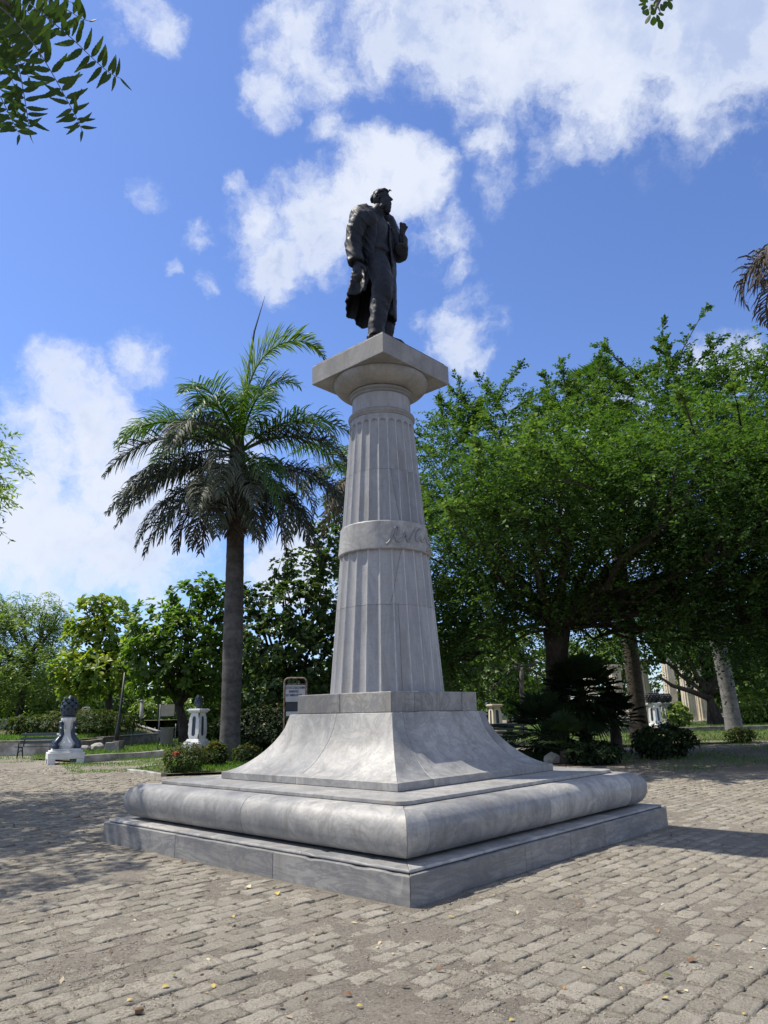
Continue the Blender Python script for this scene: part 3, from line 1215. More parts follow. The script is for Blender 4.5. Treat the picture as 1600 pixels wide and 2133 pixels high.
# waistcoat hem points, buttons
for q in range(5):
    fig.ball(tuple(axis_c(1.92 + .1 * q, .30 - .006 * q, 0)), .018, 8, 6)
ell_loft(fig, [(axis_c(1.80, .055), .262, .295), (axis_c(1.84, .055), .275, .305), (axis_c(1.90, .055), .262, .298)], 32)
# neck and head (its own forward direction)
HF = unit(np.array([.955, -.30, -.03]))
HL = unit(np.cross(UPV, HF))
HU = np.cross(HF, HL)
hp = lambda f, l, u: HEAD + HF * f + HL * l + HU * u


HS = .87


def eball(mb, f, l, u, a, b, c, n=16, m_=12):
    f, l, u, a, b, c = f * HS, l * HS, u * HS, a * HS, b * HS, c * HS
    V, Fs = [], []
    for i in range(m_ + 1):
        p = math.pi * i / m_
        for k in range(n):
            t = 2 * math.pi * k / n
            V.append(hp(f + a * max(math.sin(p), .01) * math.cos(t), l + b * max(math.sin(p), .01) * math.sin(t), u - c * math.cos(p)))
    for i in range(m_):
        for k in range(n):
            k2 = (k + 1) % n
            Fs.append((i * n + k, i * n + k2, (i + 1) * n + k2, (i + 1) * n + k))
    mb.add(V, Fs)


fig.tube(path([axis_c(2.6, .02), NECK + UPV * -.02, hp(-.03, 0, -.16)], 8), rads([.14, .115, .11], 8), 14)
eball(fig, -.015, 0, .025, .165, .128, .165)
eball(fig, .055, 0, -.06, .100, .098, .165)
eball(fig, .085, 0, .045, .062, .092, .06)             # brow
eball(fig, .132, .04, .022, .026, .042, .014, 8, 6)
eball(fig, .132, -.04, .022, .026, .042, .014, 8, 6)
eball(fig, .165, 0, -.055, .024, .022, .030, 8, 6)       # nose
fig.tube([hp(.130, 0, .02), hp(.155, 0, -.02), hp(.180, 0, -.058)], [.014, .02, .022], 8)
for l in (-1, 1):
    eball(fig, .095, l * .062, -.065, .045, .032, .035, 10, 7)  # cheek
    eball(fig, .128, l * .042, -.012, .012, .017, .010, 8, 6)   # eye
    eball(fig, -.01, l * .13, -.03, .034, .018, .052, 10, 7)    # ear
# legs: trousers with a bent right knee
HFD = FW
fig.tube(path([RHI, RHI * .5 + RKN * .5 + FW * .03, RKN, RKN * .5 + RAN * .5 - FW * .03, RAN, RAN * [1, 1, 0] + UPV * .15], 18), rads([.20, .185, .150, .135, .125, .12, .135], 18), 18)
fig.tube(path([LHI, LHI * .5 + LKN * .5, LKN, LKN * .5 + LAN * .5, LAN], 18), rads([.20, .18, .14, .13, .12, .13], 18), 18)
for A_, d in ((RAN, unit(np.array([1.0, .25, 0]))), (LAN, unit(FW + LF * .5))):
    base = np.array([A_[0], A_[1], .10])
    fig.tube([base + d * -.13, base + d * -.05 + UPV * .03, base + d * .10 + UPV * .03, base + d * .24, base + d * .36 - UPV * .015, base + d * .42 - UPV * .03],
             [.055, .085, .085, .075, .062, .03], 14)
    s_ = np.cross(UPV, d)
    V = []
    for z in (.0, .045):
        for f, w in ((-.17, .05), (-.1, .085), (.1, .085), (.3, .085), (.42, .06), (.46, .0), (.42, -.06), (.3, -.085), (.1, -.085), (-.1, -.085), (-.17, -.05)):
            V.append(base * [1, 1, 0] + d * f + s_ * w + UPV * z)
    fig.add(V, [tuple(range(10, -1, -1)), tuple(range(11, 22))] + [(i, (i + 1) % 11, 11 + (i + 1) % 11, 11 + i) for i in range(11)])
# hands


def hand(mb, wrist, palm_dir, back_dir, curl, size=1.0, thumb=1):
    """palm with five bent fingers; back_dir points out of the back of the hand"""
    d, b = unit(palm_dir), unit(back_dir)
    b = unit(b - d * d.dot(b))
    w = np.cross(d, b)
    k = size
    P = [wrist, wrist + d * .06 * k, wrist + d * .13 * k, wrist + d * .19 * k]
    V, Fs = [], []
    for p, hw, ht in zip(P, (.045, .062, .075, .074), (.04, .038, .034, .03)):
        for q in range(12):
            t = 2 * math.pi * q / 12
            V.append(p + w * hw * k * math.cos(t) + b * ht * k * math.sin(t))
    for i in range(3):
        for q in range(12):
            q2 = (q + 1) % 12
            Fs.append((i * 12 + q, i * 12 + q2, (i + 1) * 12 + q2, (i + 1) * 12 + q))
    Fs += [tuple(range(12)), tuple(36 + q for q in range(12))]
    mb.add(V, Fs)
    for i, (off, ln) in enumerate(((.054, .145), (.019, .165), (-.018, .155), (-.053, .12))):
        p = wrist + d * .175 * k + w * off * k
        pts = [p]
        ang = 0.25 * curl
        for seg, fr in enumerate((.46, .31, .25)):
            dd = d * math.cos(ang) - b * math.sin(ang)
            p = p + dd * ln * fr * k
            pts.append(p)
            ang += curl * (1.0 if seg == 0 else .75)
        mb.tube(pts, [.0205 * k, .0195 * k, .0175 * k, .0135 * k], 8)
    p = wrist + d * .05 * k + w * .05 * k * thumb
    t1 = unit(d * .72 + w * .6 * thumb - b * .35)
    t2 = unit(d * .9 + w * .15 * thumb - b * .45)
    mb.tube([p, p + t1 * .075 * k, p + t1 * .075 * k + t2 * .06 * k, p + t1 * .075 * k + t2 * .10 * k], [.027 * k, .024 * k, .02 * k, .015 * k], 8)


RWR2 = RWR + np.array([.01, -.01, -.0])
hand(fig, RWR2 + UPV * .06, np.array([.02, -.03, -1.0]), np.array([-.65, -.75, 0]), .38, 1.0, -1)
hand(fig, LFI + np.array([.045, .01, -.15]), np.array([.05, -.10, 1.0]), np.array([.85, -.45, 0.1]), 1.3, 1.05, 1)


def body_fold(V):
    leg = np.clip((1.5 - V[:, 2]) / .2, 0, 1) * np.clip((V[:, 2] - .25) / .1, 0, 1)
    Q = V * [1, 1, .55] + np.c_[V[:, 2] * .5, V[:, 2] * -.3, V[:, 2] * 0]
    a = vnoise(Q, 6.5, 41, 2)
    rid = (1 - np.abs(a) * 2.2)
    kn = np.exp(-((V[:, 2] - RKN[2]) / .22) ** 2)
    return leg * (.022 * a + .020 * np.clip(rid, 0, 1) * (.6 + kn)) + .0035 * vnoise(V, 14, 4, 2)


remesh(fig, 'figure', BRONZE, statue, .0115, 5, body_fold)

# ---- the open coat: one folded sheet with thickness round the body, sleeves and collar
coat = MB()
ZL = [2.72, 2.67, 2.58, 2.45, 2.30, 2.12, 1.95, 1.78, 1.60, 1.40, 1.20, 1.05, .94]
AA = [.12, .18, .24, .275, .29, .29, .29, .295, .305, .32, .34, .355, .37]
BB = [.15, .25, .35, .38, .38, .37, .365, .36, .365, .37, .375, .38, .385]
FO = [.0, .0, .0, .01, .02, .03, .04, .045, .045, .03, .01, -.01, -.03]
TR = [55, 50, 42, 36, 33, 34, 38, 44, 50, 55, 58, 60, 62]     # where the right front edge is, degrees from the front
TL = [55, 48, 38, 28, 20, 14, 10, 6, 4, 2, 0, 0, 0]
nz_, nt = 44, 96
zz2 = np.linspace(0, len(ZL) - 1, nz_)
G = np.zeros((nz_, nt, 3))
GI = np.zeros((nz_, nt, 3))
for i, q in enumerate(zz2):
    itp = lambda A_: np.interp(q, range(len(A_)), A_)
    z, a, b, fo, tr, tl = itp(ZL), itp(AA), itp(BB), itp(FO), R(itp(TR)), R(itp(TL))
    low = max(0.0, (1.9 - z) / .95)
    for j in range(nt):
        t = tr + (2 * math.pi - tr - tl) * j / (nt - 1)
        fd = low * (.022 * math.sin(7 * t + .8 * z) + .020 * math.sin(11 * t + 2.1 - 1.5 * z) + .016 * math.sin(17 * t + 1.0))
        lift = low ** 2 * .10 * max(0, math.cos(t - R(120))) - low ** 2 * .13 * max(0, math.cos(t - R(215))) - low ** 2 * .22 * max(0, math.cos(t - R(320)))
        wind = low ** 2 * .05 * max(0, math.cos(t - R(150)))
        edge = min(j, nt - 1 - j)
        flare = .03 * math.exp(-edge / 3.0) * (1 if z < 2.5 else .3)
        rr = 1 + fd / a
        c = axis_c(max(z, .9), fo - wind)
        for arr, sh in ((G, flare), (GI, flare - .032)):
            arr[i, j] = c + FW * (a * rr + sh) * math.cos(t) - LF * (b * rr + sh) * math.sin(t) + UPV * lift
V, Fs = [], []
for i in range(nz_):
    for j in range(nt):
        V.append(G[i, j])
off = nz_ * nt
for i in range(nz_):
    for j in range(nt):
        V.append(GI[i, j])
for i in range(nz_ - 1):
    for j in range(nt - 1):
        a = i * nt + j
        Fs.append((a, a + 1, a + nt + 1, a + nt))
        Fs.append((off + a + nt, off + a + nt + 1, off + a + 1, off + a))
for i in range(nz_ - 1):
    for j in (0, nt - 1):
        a = i * nt + j
        Fs.append((a, a + nt, off + a + nt, off + a))
for j in range(nt - 1):
    for i in (0, nz_ - 1):
        a = i * nt + j
        Fs.append((a, a + 1, off + a + 1, off + a))
coat.add(V, Fs)
# second, lower tail at the back
tail = []
# sleeves
RS0 = RSH + np.array([.10, .06, .05])
coat.tube(path([RS0, RSH + np.array([.0, 0, .0]), (RSH + REL) / 2 + np.array([-.025, 0, 0]), REL, (REL + RWR) / 2 + np.array([-.005, 0, 0]), RWR + UPV * .05], 22),
          rads([.13, .152, .145, .130, .125, .118, .115], 22), 20)
coat.tube(path([axis_c(2.55, 0, .24), LSH, (LSH + LEL) / 2 + LF * .02, LEL], 14), rads([.14, .15, .14, .13], 14), 16)
coat.tube(path([LEL + UPV * .02, (LEL + LFI) / 2 + np.array([.02, 0, -.02]), LFI + np.array([-.01, .02, -.16])], 10), rads([.13, .115, .10], 10), 16)
coat.ball(tuple(LEL), .128, 14, 10)
coat.ball(tuple(RS0 + np.array([.02, .02, .0])), .15, 14, 10)
# collar and lapels
for sgn, t_end in ((1, 34), (-1, 22)):
    P = []
    for q in range(9):
        u = q / 8
        z = 2.80 - .48 * u
        ang = R(150 - (150 - t_end) * u ** .8) * sgn
        aa = np.interp(u, [0, .3, 1], [.125, .17, .315])
        bb_ = np.interp(u, [0, .3, 1], [.135, .19, .36])
        c = axis_c(z)
        P.append(c + FW * aa * math.cos(ang) - LF * bb_ * math.sin(ang))
    P = np.array(P)
    wdt = np.interp(np.linspace(0, 1, 9), [0, .35, .7, 1], [.08, .12, .14, .012])
    V, Fs = [], []
    for p, w in zip(P, wdt):
        c = axis_c(p[2])
        o_ = unit((p - c) * [1, 1, 0])
        s_ = np.cross(UPV, o_) * sgn
        for dz, do in ((0, .055), (-w, .07), (-w, .005), (0, .0)):
            V.append(p + s_ * dz * -.9 * -1 + UPV * dz * .35 + o_ * do)
    for i in range(8):
        for k in range(4):
            k2 = (k + 1) % 4
            Fs.append((i * 4 + k, i * 4 + k2, (i + 1) * 4 + k2, (i + 1) * 4 + k))
    Fs += [(0, 1, 2, 3), (32, 33, 34, 35)]
    coat.add(V, Fs)


def coat_fold(V):
    # long vertical drapery on the body, slanting creases on the right sleeve
    dr = np.linalg.norm((V - (REL + RWR) / 2 * .5 - RSH * .5) * [1, .6, .25], axis=1)
    sl = np.clip((.30 - dr) / .12, 0, 1)
    Q = V * [1, 1, .14]
    a = vnoise(Q, 9.0, 23, 2)
    hem = np.clip((V[:, 2] - .95) / .5, .08, 1)
    body = (.014 * a + .012 * np.clip(1 - np.abs(vnoise(Q + 5, 6.5, 29, 2)) * 3.5, 0, 1)) * hem * 1.25
    QS = np.c_[V[:, 0] * .7, V[:, 1] * .7, V[:, 2] + V[:, 0] * 1.2 - V[:, 1] * .5]
    b = vnoise(QS, 7.5, 61, 2)
    slv = .013 * b + .018 * np.clip(1 - np.abs(vnoise(QS + 3, 6.0, 67, 2)) * 3.2, 0, 1)
    return body * (1 - sl) + slv * sl + .003 * vnoise(V, 16, 4, 2)


remesh(coat, 'coat', BRONZE, statue, .0135, 4, coat_fold)

# ---- hair and beard
hair = MB()
rng = np.random.default_rng(5)
for q in range(120):
    az = rng.uniform(-math.pi, math.pi)
    el = rng.uniform(-.35, 1.45)
    f, l, u = math.cos(el) * math.cos(az), math.cos(el) * math.sin(az), math.sin(el)
    if f > .52 and u < .62 or (f > .2 and u < -.05):
        continue
    eball(hair, -.02 + .162 * f, .132 * l, .025 + .158 * u, .045, .036, .018, 8, 6)
for f, l, u, s_ in ((.10, -.03, .150, .035), (.06, -.05, .17, .04), (.03, .04, .175, .045), (-.05, 0, .18, .05), (.15, -.05, .105, .018)):
    eball(hair, f, l, u, s_, s_ * .9, s_ * .75, 8, 6)
hair.tube([hp(.13, -.03, .12), hp(.165, -.035, .10), hp(.185, -.04, .075)], [.018, .012, .005], 6)
eball(hair, .045, 0, -.17, .10, .09, .09)
eball(hair, .085, 0, -.23, .08, .07, .07)
eball(hair, .10, 0, -.27, .06, .055, .05)
for q in range(60):
    a = rng.uniform(-1.6, 1.6)
    u = rng.uniform(-.245, -.08)
    rr = .118 - .02 * max(0, (-.17 - u) / .1)
    eball(hair, .03 + rr * math.cos(a), .102 * math.sin(a), u, .038, .036, .05, 8, 6)
for l in (-.035, .035):
    eball(hair, .150, l, -.112, .028, .045, .020, 8, 6)          # moustache
for q in range(7):
    eball(hair, .105 + rng.uniform(-.02, .03), rng.uniform(-.04, .04), -.25 + rng.uniform(-.02, .015), .035, .035, .04, 8, 6)
remesh(hair, 'hair_and_beard', BRONZE, statue, .0095, 4, lambda V: .010 * vnoise(V * [1, 1, .5], 22, 8, 2))

# ---- the roll of paper in the raised hand
scroll = MB()
d_ = unit(sp(992, 560, -.14) - sp(980, 700, -.12))
P = [LFI - d_ * .05, LFI, LFI + d_ * .16, LFI + d_ * .28]
scroll.tube(P, [.03, .045, .048, .056], 14)
scroll.tube([LFI + d_ * .12 + HF * .02, LFI + d_ * .20 + HF * .045, LFI + d_ * .23 + HF * .08], [.025, .028, .015], 8)
scroll.ball(tuple(LFI + d_ * .30 - HF * .035), .03, 8, 6)
remesh(scroll, 'paper_roll', BRONZE, statue, .011, 2, lambda V: .006 * vnoise(V, 16, 18, 2))
# the bronze plate underfoot
MB().box((.07, .17, .022), (1.40, 1.40, .05), AX).build('base_plate', BRONZE, statue, bevel=.01)

# ------------------------------------------------------------------ foliage tools


def leaf_quads(B, D, Nn, L, W, oval=False, droop=0.0):
    """leaves at B pointing along D, Nn roughly their upper side"""
    D = unit(D)
    Sd = unit(np.cross(D, Nn))
    Nn = np.cross(Sd, D)
    L = np.asarray(L)[:, None]
    W = np.asarray(W)[:, None]
    if not oval:
        V = np.stack([B, B + D * L * .45 + Sd * W * .5 + Nn * W * .10, B + D * L, B + D * L * .45 - Sd * W * .5 + Nn * W * .10], 1)
        I = np.arange(len(B))[:, None] * 4
        Fq = I + np.array([[0, 1, 2, 3]])
        return V.reshape(-1, 3), Fq, 4
    tip = B + D * L - Nn * L * droop
    V = np.stack([B, B + D * L * .28 + Sd * W * .40 + Nn * W * .12, B + D * L * .72 + Sd * W * .46 + Nn * W * .10 - Nn * L * droop * .4, tip,
                  B + D * L * .72 - Sd * W * .46 + Nn * W * .10 - Nn * L * droop * .4, B + D * L * .28 - Sd * W * .40 + Nn * W * .12], 1)
    I = np.arange(len(B))[:, None] * 6
    Fq = np.concatenate([I + np.array([[0, 1, 2, 3]]), I + np.array([[0, 3, 4, 5]])], 0)
    return V.reshape(-1, 3), Fq, 6


def rand_dir(n, rng):
    return unit(rng.normal(size=(n, 3)))


class Crown:
    def __init__(self, seed):
        self.rng = np.random.default_rng(seed)
        self.V, self.F, self.A, self.off = [], [], [], 0
        self.twigs = MB()

    def put(self, V, Fq, var, k):
        self.V.append(V)
        self.F.append(Fq + self.off)
        self.A.append(np.repeat(var, k))
        self.off += len(V)

    def points(self, c, r, n, shell=.55, low=-1.0):
        """points in an ellipsoid, mostly near its skin"""
        d = rand_dir(n, self.rng)
        d[:, 2] = np.where(d[:, 2] < low, -d[:, 2], d[:, 2])
        u = self.rng.random(n) ** (1 / 3)
        u = shell + (1 - shell) * u
        wob = 1 + .28 * vnoise(d + np.asarray(c) * .3, 2.2, 3, 2)
        return np.asarray(c) + d * np.asarray(r) * (u * wob)[:, None], d

    def sprays(self, O, D, L, nl, ll, lw, droop=.25, var0=.4, spread=.9, vs=.16, bare=.1):
        """arching twigs with leaves to both sides"""
        rng = self.rng
        n = len(O)
        L = np.asarray(L)
        t = np.linspace(bare, 1, nl)[None, :] + rng.uniform(-.4 / nl, .4 / nl, (n, nl))
        D = unit(D)
        P = O[:, None] + D[:, None] * (L[:, None] * t)[..., None]
        P[..., 2] -= droop * L[:, None] * t ** 2
        T = D[:, None] - np.array([0, 0, 1.0]) * (2 * droop * t)[..., None]
        T = unit(T)
        Sd = unit(np.cross(T, np.array([0, 0, 1.0])))
        sg = np.where(np.arange(nl) % 2 == 0, 1.0, -1.0)[None, :, None]
        ld = unit(T * .55 + Sd * sg * spread + rng.normal(0, .32, P.shape))
        nn = unit(np.array([0, 0, 1.0]) + rng.normal(0, .5, P.shape))
        m_ = n * nl
        sz = (.7 + .6 * rng.random(m_)) * np.repeat(1 - .0 * t[0], 1).mean()
        V, Fq, k = leaf_quads(P.reshape(m_, 3), ld.reshape(m_, 3), nn.reshape(m_, 3), ll * sz, lw * sz)
        var = np.clip(np.repeat(var0 if not np.isscalar(var0) else np.full(n, var0), nl) + rng.normal(0, vs, m_) + .12 * (t.ravel() - .5), 0, 1)
        self.put(V, Fq, var, k)

    def rosettes(self, O, D, nl, ll, lw, var0=.4, vs=.15, droop=.15, up=.35):
        """tufts of broad leaves round a twig end"""
        rng = self.rng
        n = len(O)
        m_ = n * nl
        D = unit(D)
        a = rng.uniform(0, 2 * math.pi, (n, nl))
        X = unit(np.cross(D, rand_dir(n, rng)))
        Y = np.cross(D, X)
        ld = D[:, None] * up + X[:, None] * np.cos(a)[..., None] + Y[:, None] * np.sin(a)[..., None]
        ld = unit(ld + rng.normal(0, .22, ld.shape))
        nn = unit(D[:, None] + np.array([0, 0, .5]) + rng.normal(0, .35, ld.shape))
        P = np.repeat(O[:, None], nl, 1) + ld * .03
        sz = .6 + .6 * rng.random(m_)
        V, Fq, k = leaf_quads(P.reshape(m_, 3), ld.reshape(m_, 3), nn.reshape(m_, 3), ll * sz, lw * sz, True, droop)
        var = np.clip(np.repeat(var0 if not np.isscalar(var0) else np.full(n, var0), nl) + rng.normal(0, vs, m_), 0, 1)
        # the two halves of each leaf are separate faces over the same six vertices
        self.put(V, Fq, var, k)

    def build(self, name, mat, parent):
        me = npmesh(name, np.vstack(self.V), np.vstack(self.F), np.concatenate(self.A))
        return link(name, me, mat, parent)


def limb_path(a, b, sag=.0, wig=.12, n=7, rng=RNG):
    a, b = np.asarray(a, float), np.asarray(b, float)
    t = np.linspace(0, 1, n)[:, None]
    P = a + (b - a) * t
    P[:, 2] += (np.sin(t[:, 0] * math.pi)) * sag
    L = np.linalg.norm(b - a)
    P[1:-1] += rng.normal(0, wig * L / n, (n - 2, 3))
    return P


def tree_base(name, base, label, cat='tree', group=None):
    r = empty(name, tuple(base))
    tag(r, label, cat, group)
    return r


def rel(base, *pts):
    return [np.asarray(p, float) - np.asarray(base, float) for p in pts]


# ------------------------------------------------------------------ the big tree on the right
B5 = np.array([5.9, 26.0, 0.0])
t5 = tree_base('spreading_tree', B5, 'huge spreading fine leaved tree with dark forked trunk right of the monument')
rng = np.random.default_rng(55)
tr = MB()
fork = np.array([0.25, 0, 4.3])
tr.tube([(-.25, 0, -.3), (-.1, 0, .3), (.0, .0, 1.2), (.1, .05, 2.4), (.2, 0, 3.5), tuple(fork)], [.78, .48, .39, .37, .40, .5], 14)
clumps5 = [  # centre, radii, density
    ((-3.6, -1.0, 7.2), (2.0, 2.8, 2.6), 1.0), ((-3.2, 0, 10.4), (2.1, 2.8, 2.4), 1.0), ((-1.0, .5, 11.8), (2.4, 3, 1.7), .9),
    ((1.5, 0, 11.3), (2.6, 3.2, 1.9), .9), ((4.6, .5, 12.4), (2.6, 3, 2.0), .9), ((7.4, 0, 12.3), (2.6, 3, 2.2), .8),
    ((0.2, -3.6, 8.6), (3.0, 2.0, 2.4), 1.1), ((4.2, -4.0, 9.0), (3.2, 2.2, 2.6), 1.1), ((8.0, -3.2, 9.2), (3.0, 2.4, 2.8), 1.0),
    ((10.5, -.5, 9.6), (2.6, 3.4, 2.8), .9), ((-1.8, -2.4, 5.8), (2.0, 2.0, 1.6), .8), ((7.6, -3.4, 6.2), (2.6, 2.0, 1.9), .8),
    ((10.6, -1.5, 6.4), (2.4, 2.6, 2.0), .8), ((-3.6, 1.2, 5.0), (1.5, 1.8, 1.5), .6), ((3.2, 2.8, 8.4), (4, 2.6, 3.0), .7),
    ((-1.6, 2.6, 8.0), (2.6, 2.4, 2.6), .7), ((8.6, 2.8, 8.6), (3.2, 2.4, 2.8), .6), ((4.0, -2.2, 6.0), (2.2, 1.8, 1.2), .7),
    ((6.4, -2.4, 4.7), (2.2, 2.0, 1.2), .8), ((10.2, -1.2, 4.7), (2.4, 2.2, 1.2), .8), ((-4.3, -.6, 4.4), (1.2, 1.6, 1.5), .8), ((2.6, 3.2, 5.4), (3, 2, 1.5), .7), ((8.5, 3, 5.6), (3, 2, 1.6), .6), ((13.0, 0, 7.6), (2.2, 3, 3.2), .8), ((12.6, 0, 11.0), (2.4, 2.6, 2.0), .7),
    ((3.0, -6.2, 7.8), (2.8, 1.8, 1.8), .8), ((7.0, -6.0, 8.4), (2.8, 1.8, 2.0), .8), ((11.0, -5.0, 8.6), (2.6, 2.0, 2.2), .8), ((14.5, -3.0, 8.4), (2.5, 2.5, 2.5), .7), ((8.6, -.4, 13.4), (2.2, 2.4, 1.5), .7), ((15.5, 1.0, 6.0), (2.4, 3.0, 2.2), .7),
    ((-.6, -5.4, 7.6), (2.4, 1.8, 1.6), .8), ((1.5, -3.0, 5.7), (2.6, 1.8, 1.1), .8), ((5.0, -4.6, 5.8), (2.6, 1.7, 1.2), .8), ((9.0, -4.2, 5.7), (2.6, 2.0, 1.2), .8), ((-2.6, -2.4, 4.8), (1.6, 1.6, 1.1), .7), ((12.6, -3.4, 5.6), (2.2, 2.0, 1.3), .7),
    ((-1.0, -7.0, 7.4), (2.0, 1.5, 1.3), .8), ((2.2, -8.0, 7.6), (2.4, 1.5, 1.4), .8), ((6.5, -7.8, 8.0), (2.6, 1.6, 1.5), .8), ((-4.6, 0, 3.3), (1.1, 1.5, 1.2), .8), ((3.4, 1.0, 4.5), (1.8, 1.6, 1.0), .7), ((7.8, 2.5, 4.3), (2.0, 2.0, 1.1), .7), ((-2.4, -7.4, 7.4), (1.7, 1.4, 1.2), .8), ((-3.2, -6.2, 6.6), (1.4, 1.3, 1.1), .7), ((4.6, -7.4, 6.4), (2.0, 1.4, 1.0), .7)]
c5 = Crown(5)
for c, r_, w in clumps5:
    c = np.array(c)
    vol = r_[0] * r_[1] + r_[1] * r_[2] + r_[0] * r_[2]
    n = int(40 * vol * w)
    O, D = c5.points(c, r_, n, .35)
    D = unit(D * [1, 1, .8] + np.array([0, 0, .12]) + rng.normal(0, .4, D.shape))
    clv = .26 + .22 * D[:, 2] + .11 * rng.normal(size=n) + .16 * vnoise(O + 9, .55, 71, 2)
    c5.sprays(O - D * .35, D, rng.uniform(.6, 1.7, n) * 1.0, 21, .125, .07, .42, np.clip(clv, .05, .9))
    # limbs to this clump
    p = c * [1, 1, .92]
    mid_ = fork * .55 + p * .45 + np.array([0, 0, -.3])
    thick = (.22 if w > .7 else .16) if c[2] > 6.5 else .06
    P = np.vstack([limb_path(fork, mid_, .25, .10, 5, rng), limb_path(mid_, p, .2, .12, 5, rng)[1:]])
    tr.tube(P, np.linspace(thick, .035, len(P)), 7)
    for q in range(7):
        e = c + rand_dir(1, rng)[0] * np.array(r_) * .9
        tr.tube(limb_path(P[rng.integers(5, 8)], e, .1, .16, 5, rng), np.linspace(.06, .012, 5), 5)
# long shoots that stand out against the sky and hang in front
shoots = [((-2.6, -1, 11.9), (-.2, 0, 1.0), 2.2), ((-1.6, -1, 12.6), (.5, 0, .9), 2.3), ((-4.4, -.5, 11.6), (-.55, 0, .5), 1.6), ((-.9, -.6, 12.6), (.75, 0, .5), 2.0), ((-3.5, -.5, 12), (-.1, 0, .9), 1.4),
          ((5.2, -.5, 13.6), (.55, 0, 1.0), 4.4), ((4.4, -.5, 13.6), (-.6, 0, .75), 2.6), ((3.2, -.5, 13.2), (-.8, 0, .35), 2.8), ((6.4, -.5, 13.8), (.9, 0, .75), 3.6), ((4.9, -.5, 13.8), (.2, 0, 1.0), 3.0),
          ((7.0, -.5, 13.6), (1, 0, .45), 3.4), ((5.6, -.6, 13.4), (.75, 0, .9), 3.4), ((3.6, -.5, 13.2), (-.9, 0, .6), 2.0), ((8.6, -.4, 13.4), (.8, 0, .8), 2.6), ((2.2, -.5, 12.4), (-.6, 0, .8), 1.8),
          ((4.8, -6.0, 9.8), (-.75, -.4, -.35), 3.0), ((5.2, -6.0, 9.2), (-.6, -.4, -.6), 3.2), ((6.4, -5.6, 9.2), (-.5, -.4, -.8), 3.2), ((7.2, -5.4, 8.6), (-.45, -.4, -.85), 2.8), ((3.0, -5.6, 9.2), (-.6, -.5, -.5), 2.6),
          ((1.0, -5.2, 8.2), (-.6, -.4, -.5), 2.2), ((9.4, -5.0, 9), (-.1, -.3, -1), 2.6), ((-3.0, -3.2, 8.4), (-.8, -.3, -.3), 2.0), ((-2.4, -3.4, 7.2), (-.5, -.3, -.8), 2.0)]
rs5 = np.random.default_rng(505)
for q in range(64):                                   # arching sprays over the side towards the plaza
    c, r_, w = clumps5[rs5.integers(len(clumps5))]
    th = rs5.uniform(-.9, .9)
    o = np.array(c) + np.array([math.sin(th) * r_[0] * .8, -math.cos(th) * r_[1] * .85, rs5.uniform(-.3, .7) * r_[2]])
    shoots.append((tuple(o), (rs5.normal(-.25, .5), -.5, rs5.uniform(-.35, .35)), rs5.uniform(1.5, 2.9)))
for q in range(26):                                   # ragged underside
    c, r_, w = [x for x in clumps5 if x[0][2] < 7.9][rs5.integers(9)]
    o = np.array(c) + np.array([rs5.normal(0, .5) * r_[0], rs5.normal(-.3, .4) * r_[1], -.6 * r_[2]])
    shoots.append((tuple(o), (rs5.normal(0, .4), -.2, -1.0), rs5.uniform(.9, 1.9)))
for q in range(26):                                   # ragged skyline
    x = rs5.uniform(-4, 11)
    shoots.append(((x, rs5.uniform(-1.5, .5), np.interp(x, [-4, 0, 4, 8, 11], [11.4, 12.4, 13.6, 13.8, 12.8])), (rs5.normal(.15, .5), 0, rs5.uniform(.5, 1)), rs5.uniform(1.0, 2.2)))
for o, d, L in shoots:
    o, d = np.array(o, float), unit(np.array(d, float))
    K = 26
    t = rng.random(K) ** .8
    up = d[2] > .45
    Pm = o + d * (L * t)[:, None]
    Pm[:, 2] -= (.10 if up else .22) * L * t ** 2
    dd = unit(d + rng.normal(0, .55, (K, 3)))
    c5.sprays(Pm, dd, rng.uniform(.25, .75, K) * (1.15 - .6 * t), 13, .12, .078, .15, .55 if not up else .45)
    ts = np.linspace(0, 1, 8)
    Q = o + d * (L * ts)[:, None]
    Q[:, 2] -= (.10 if up else .22) * L * ts ** 2
    tr.tube(Q, np.linspace(.035, .006, 8), 5)
tr.build('trunk', BARK_DARK, t5, smooth=True)
c5.build('crown', L_FINE, t5)

# ------------------------------------------------------------------ palms


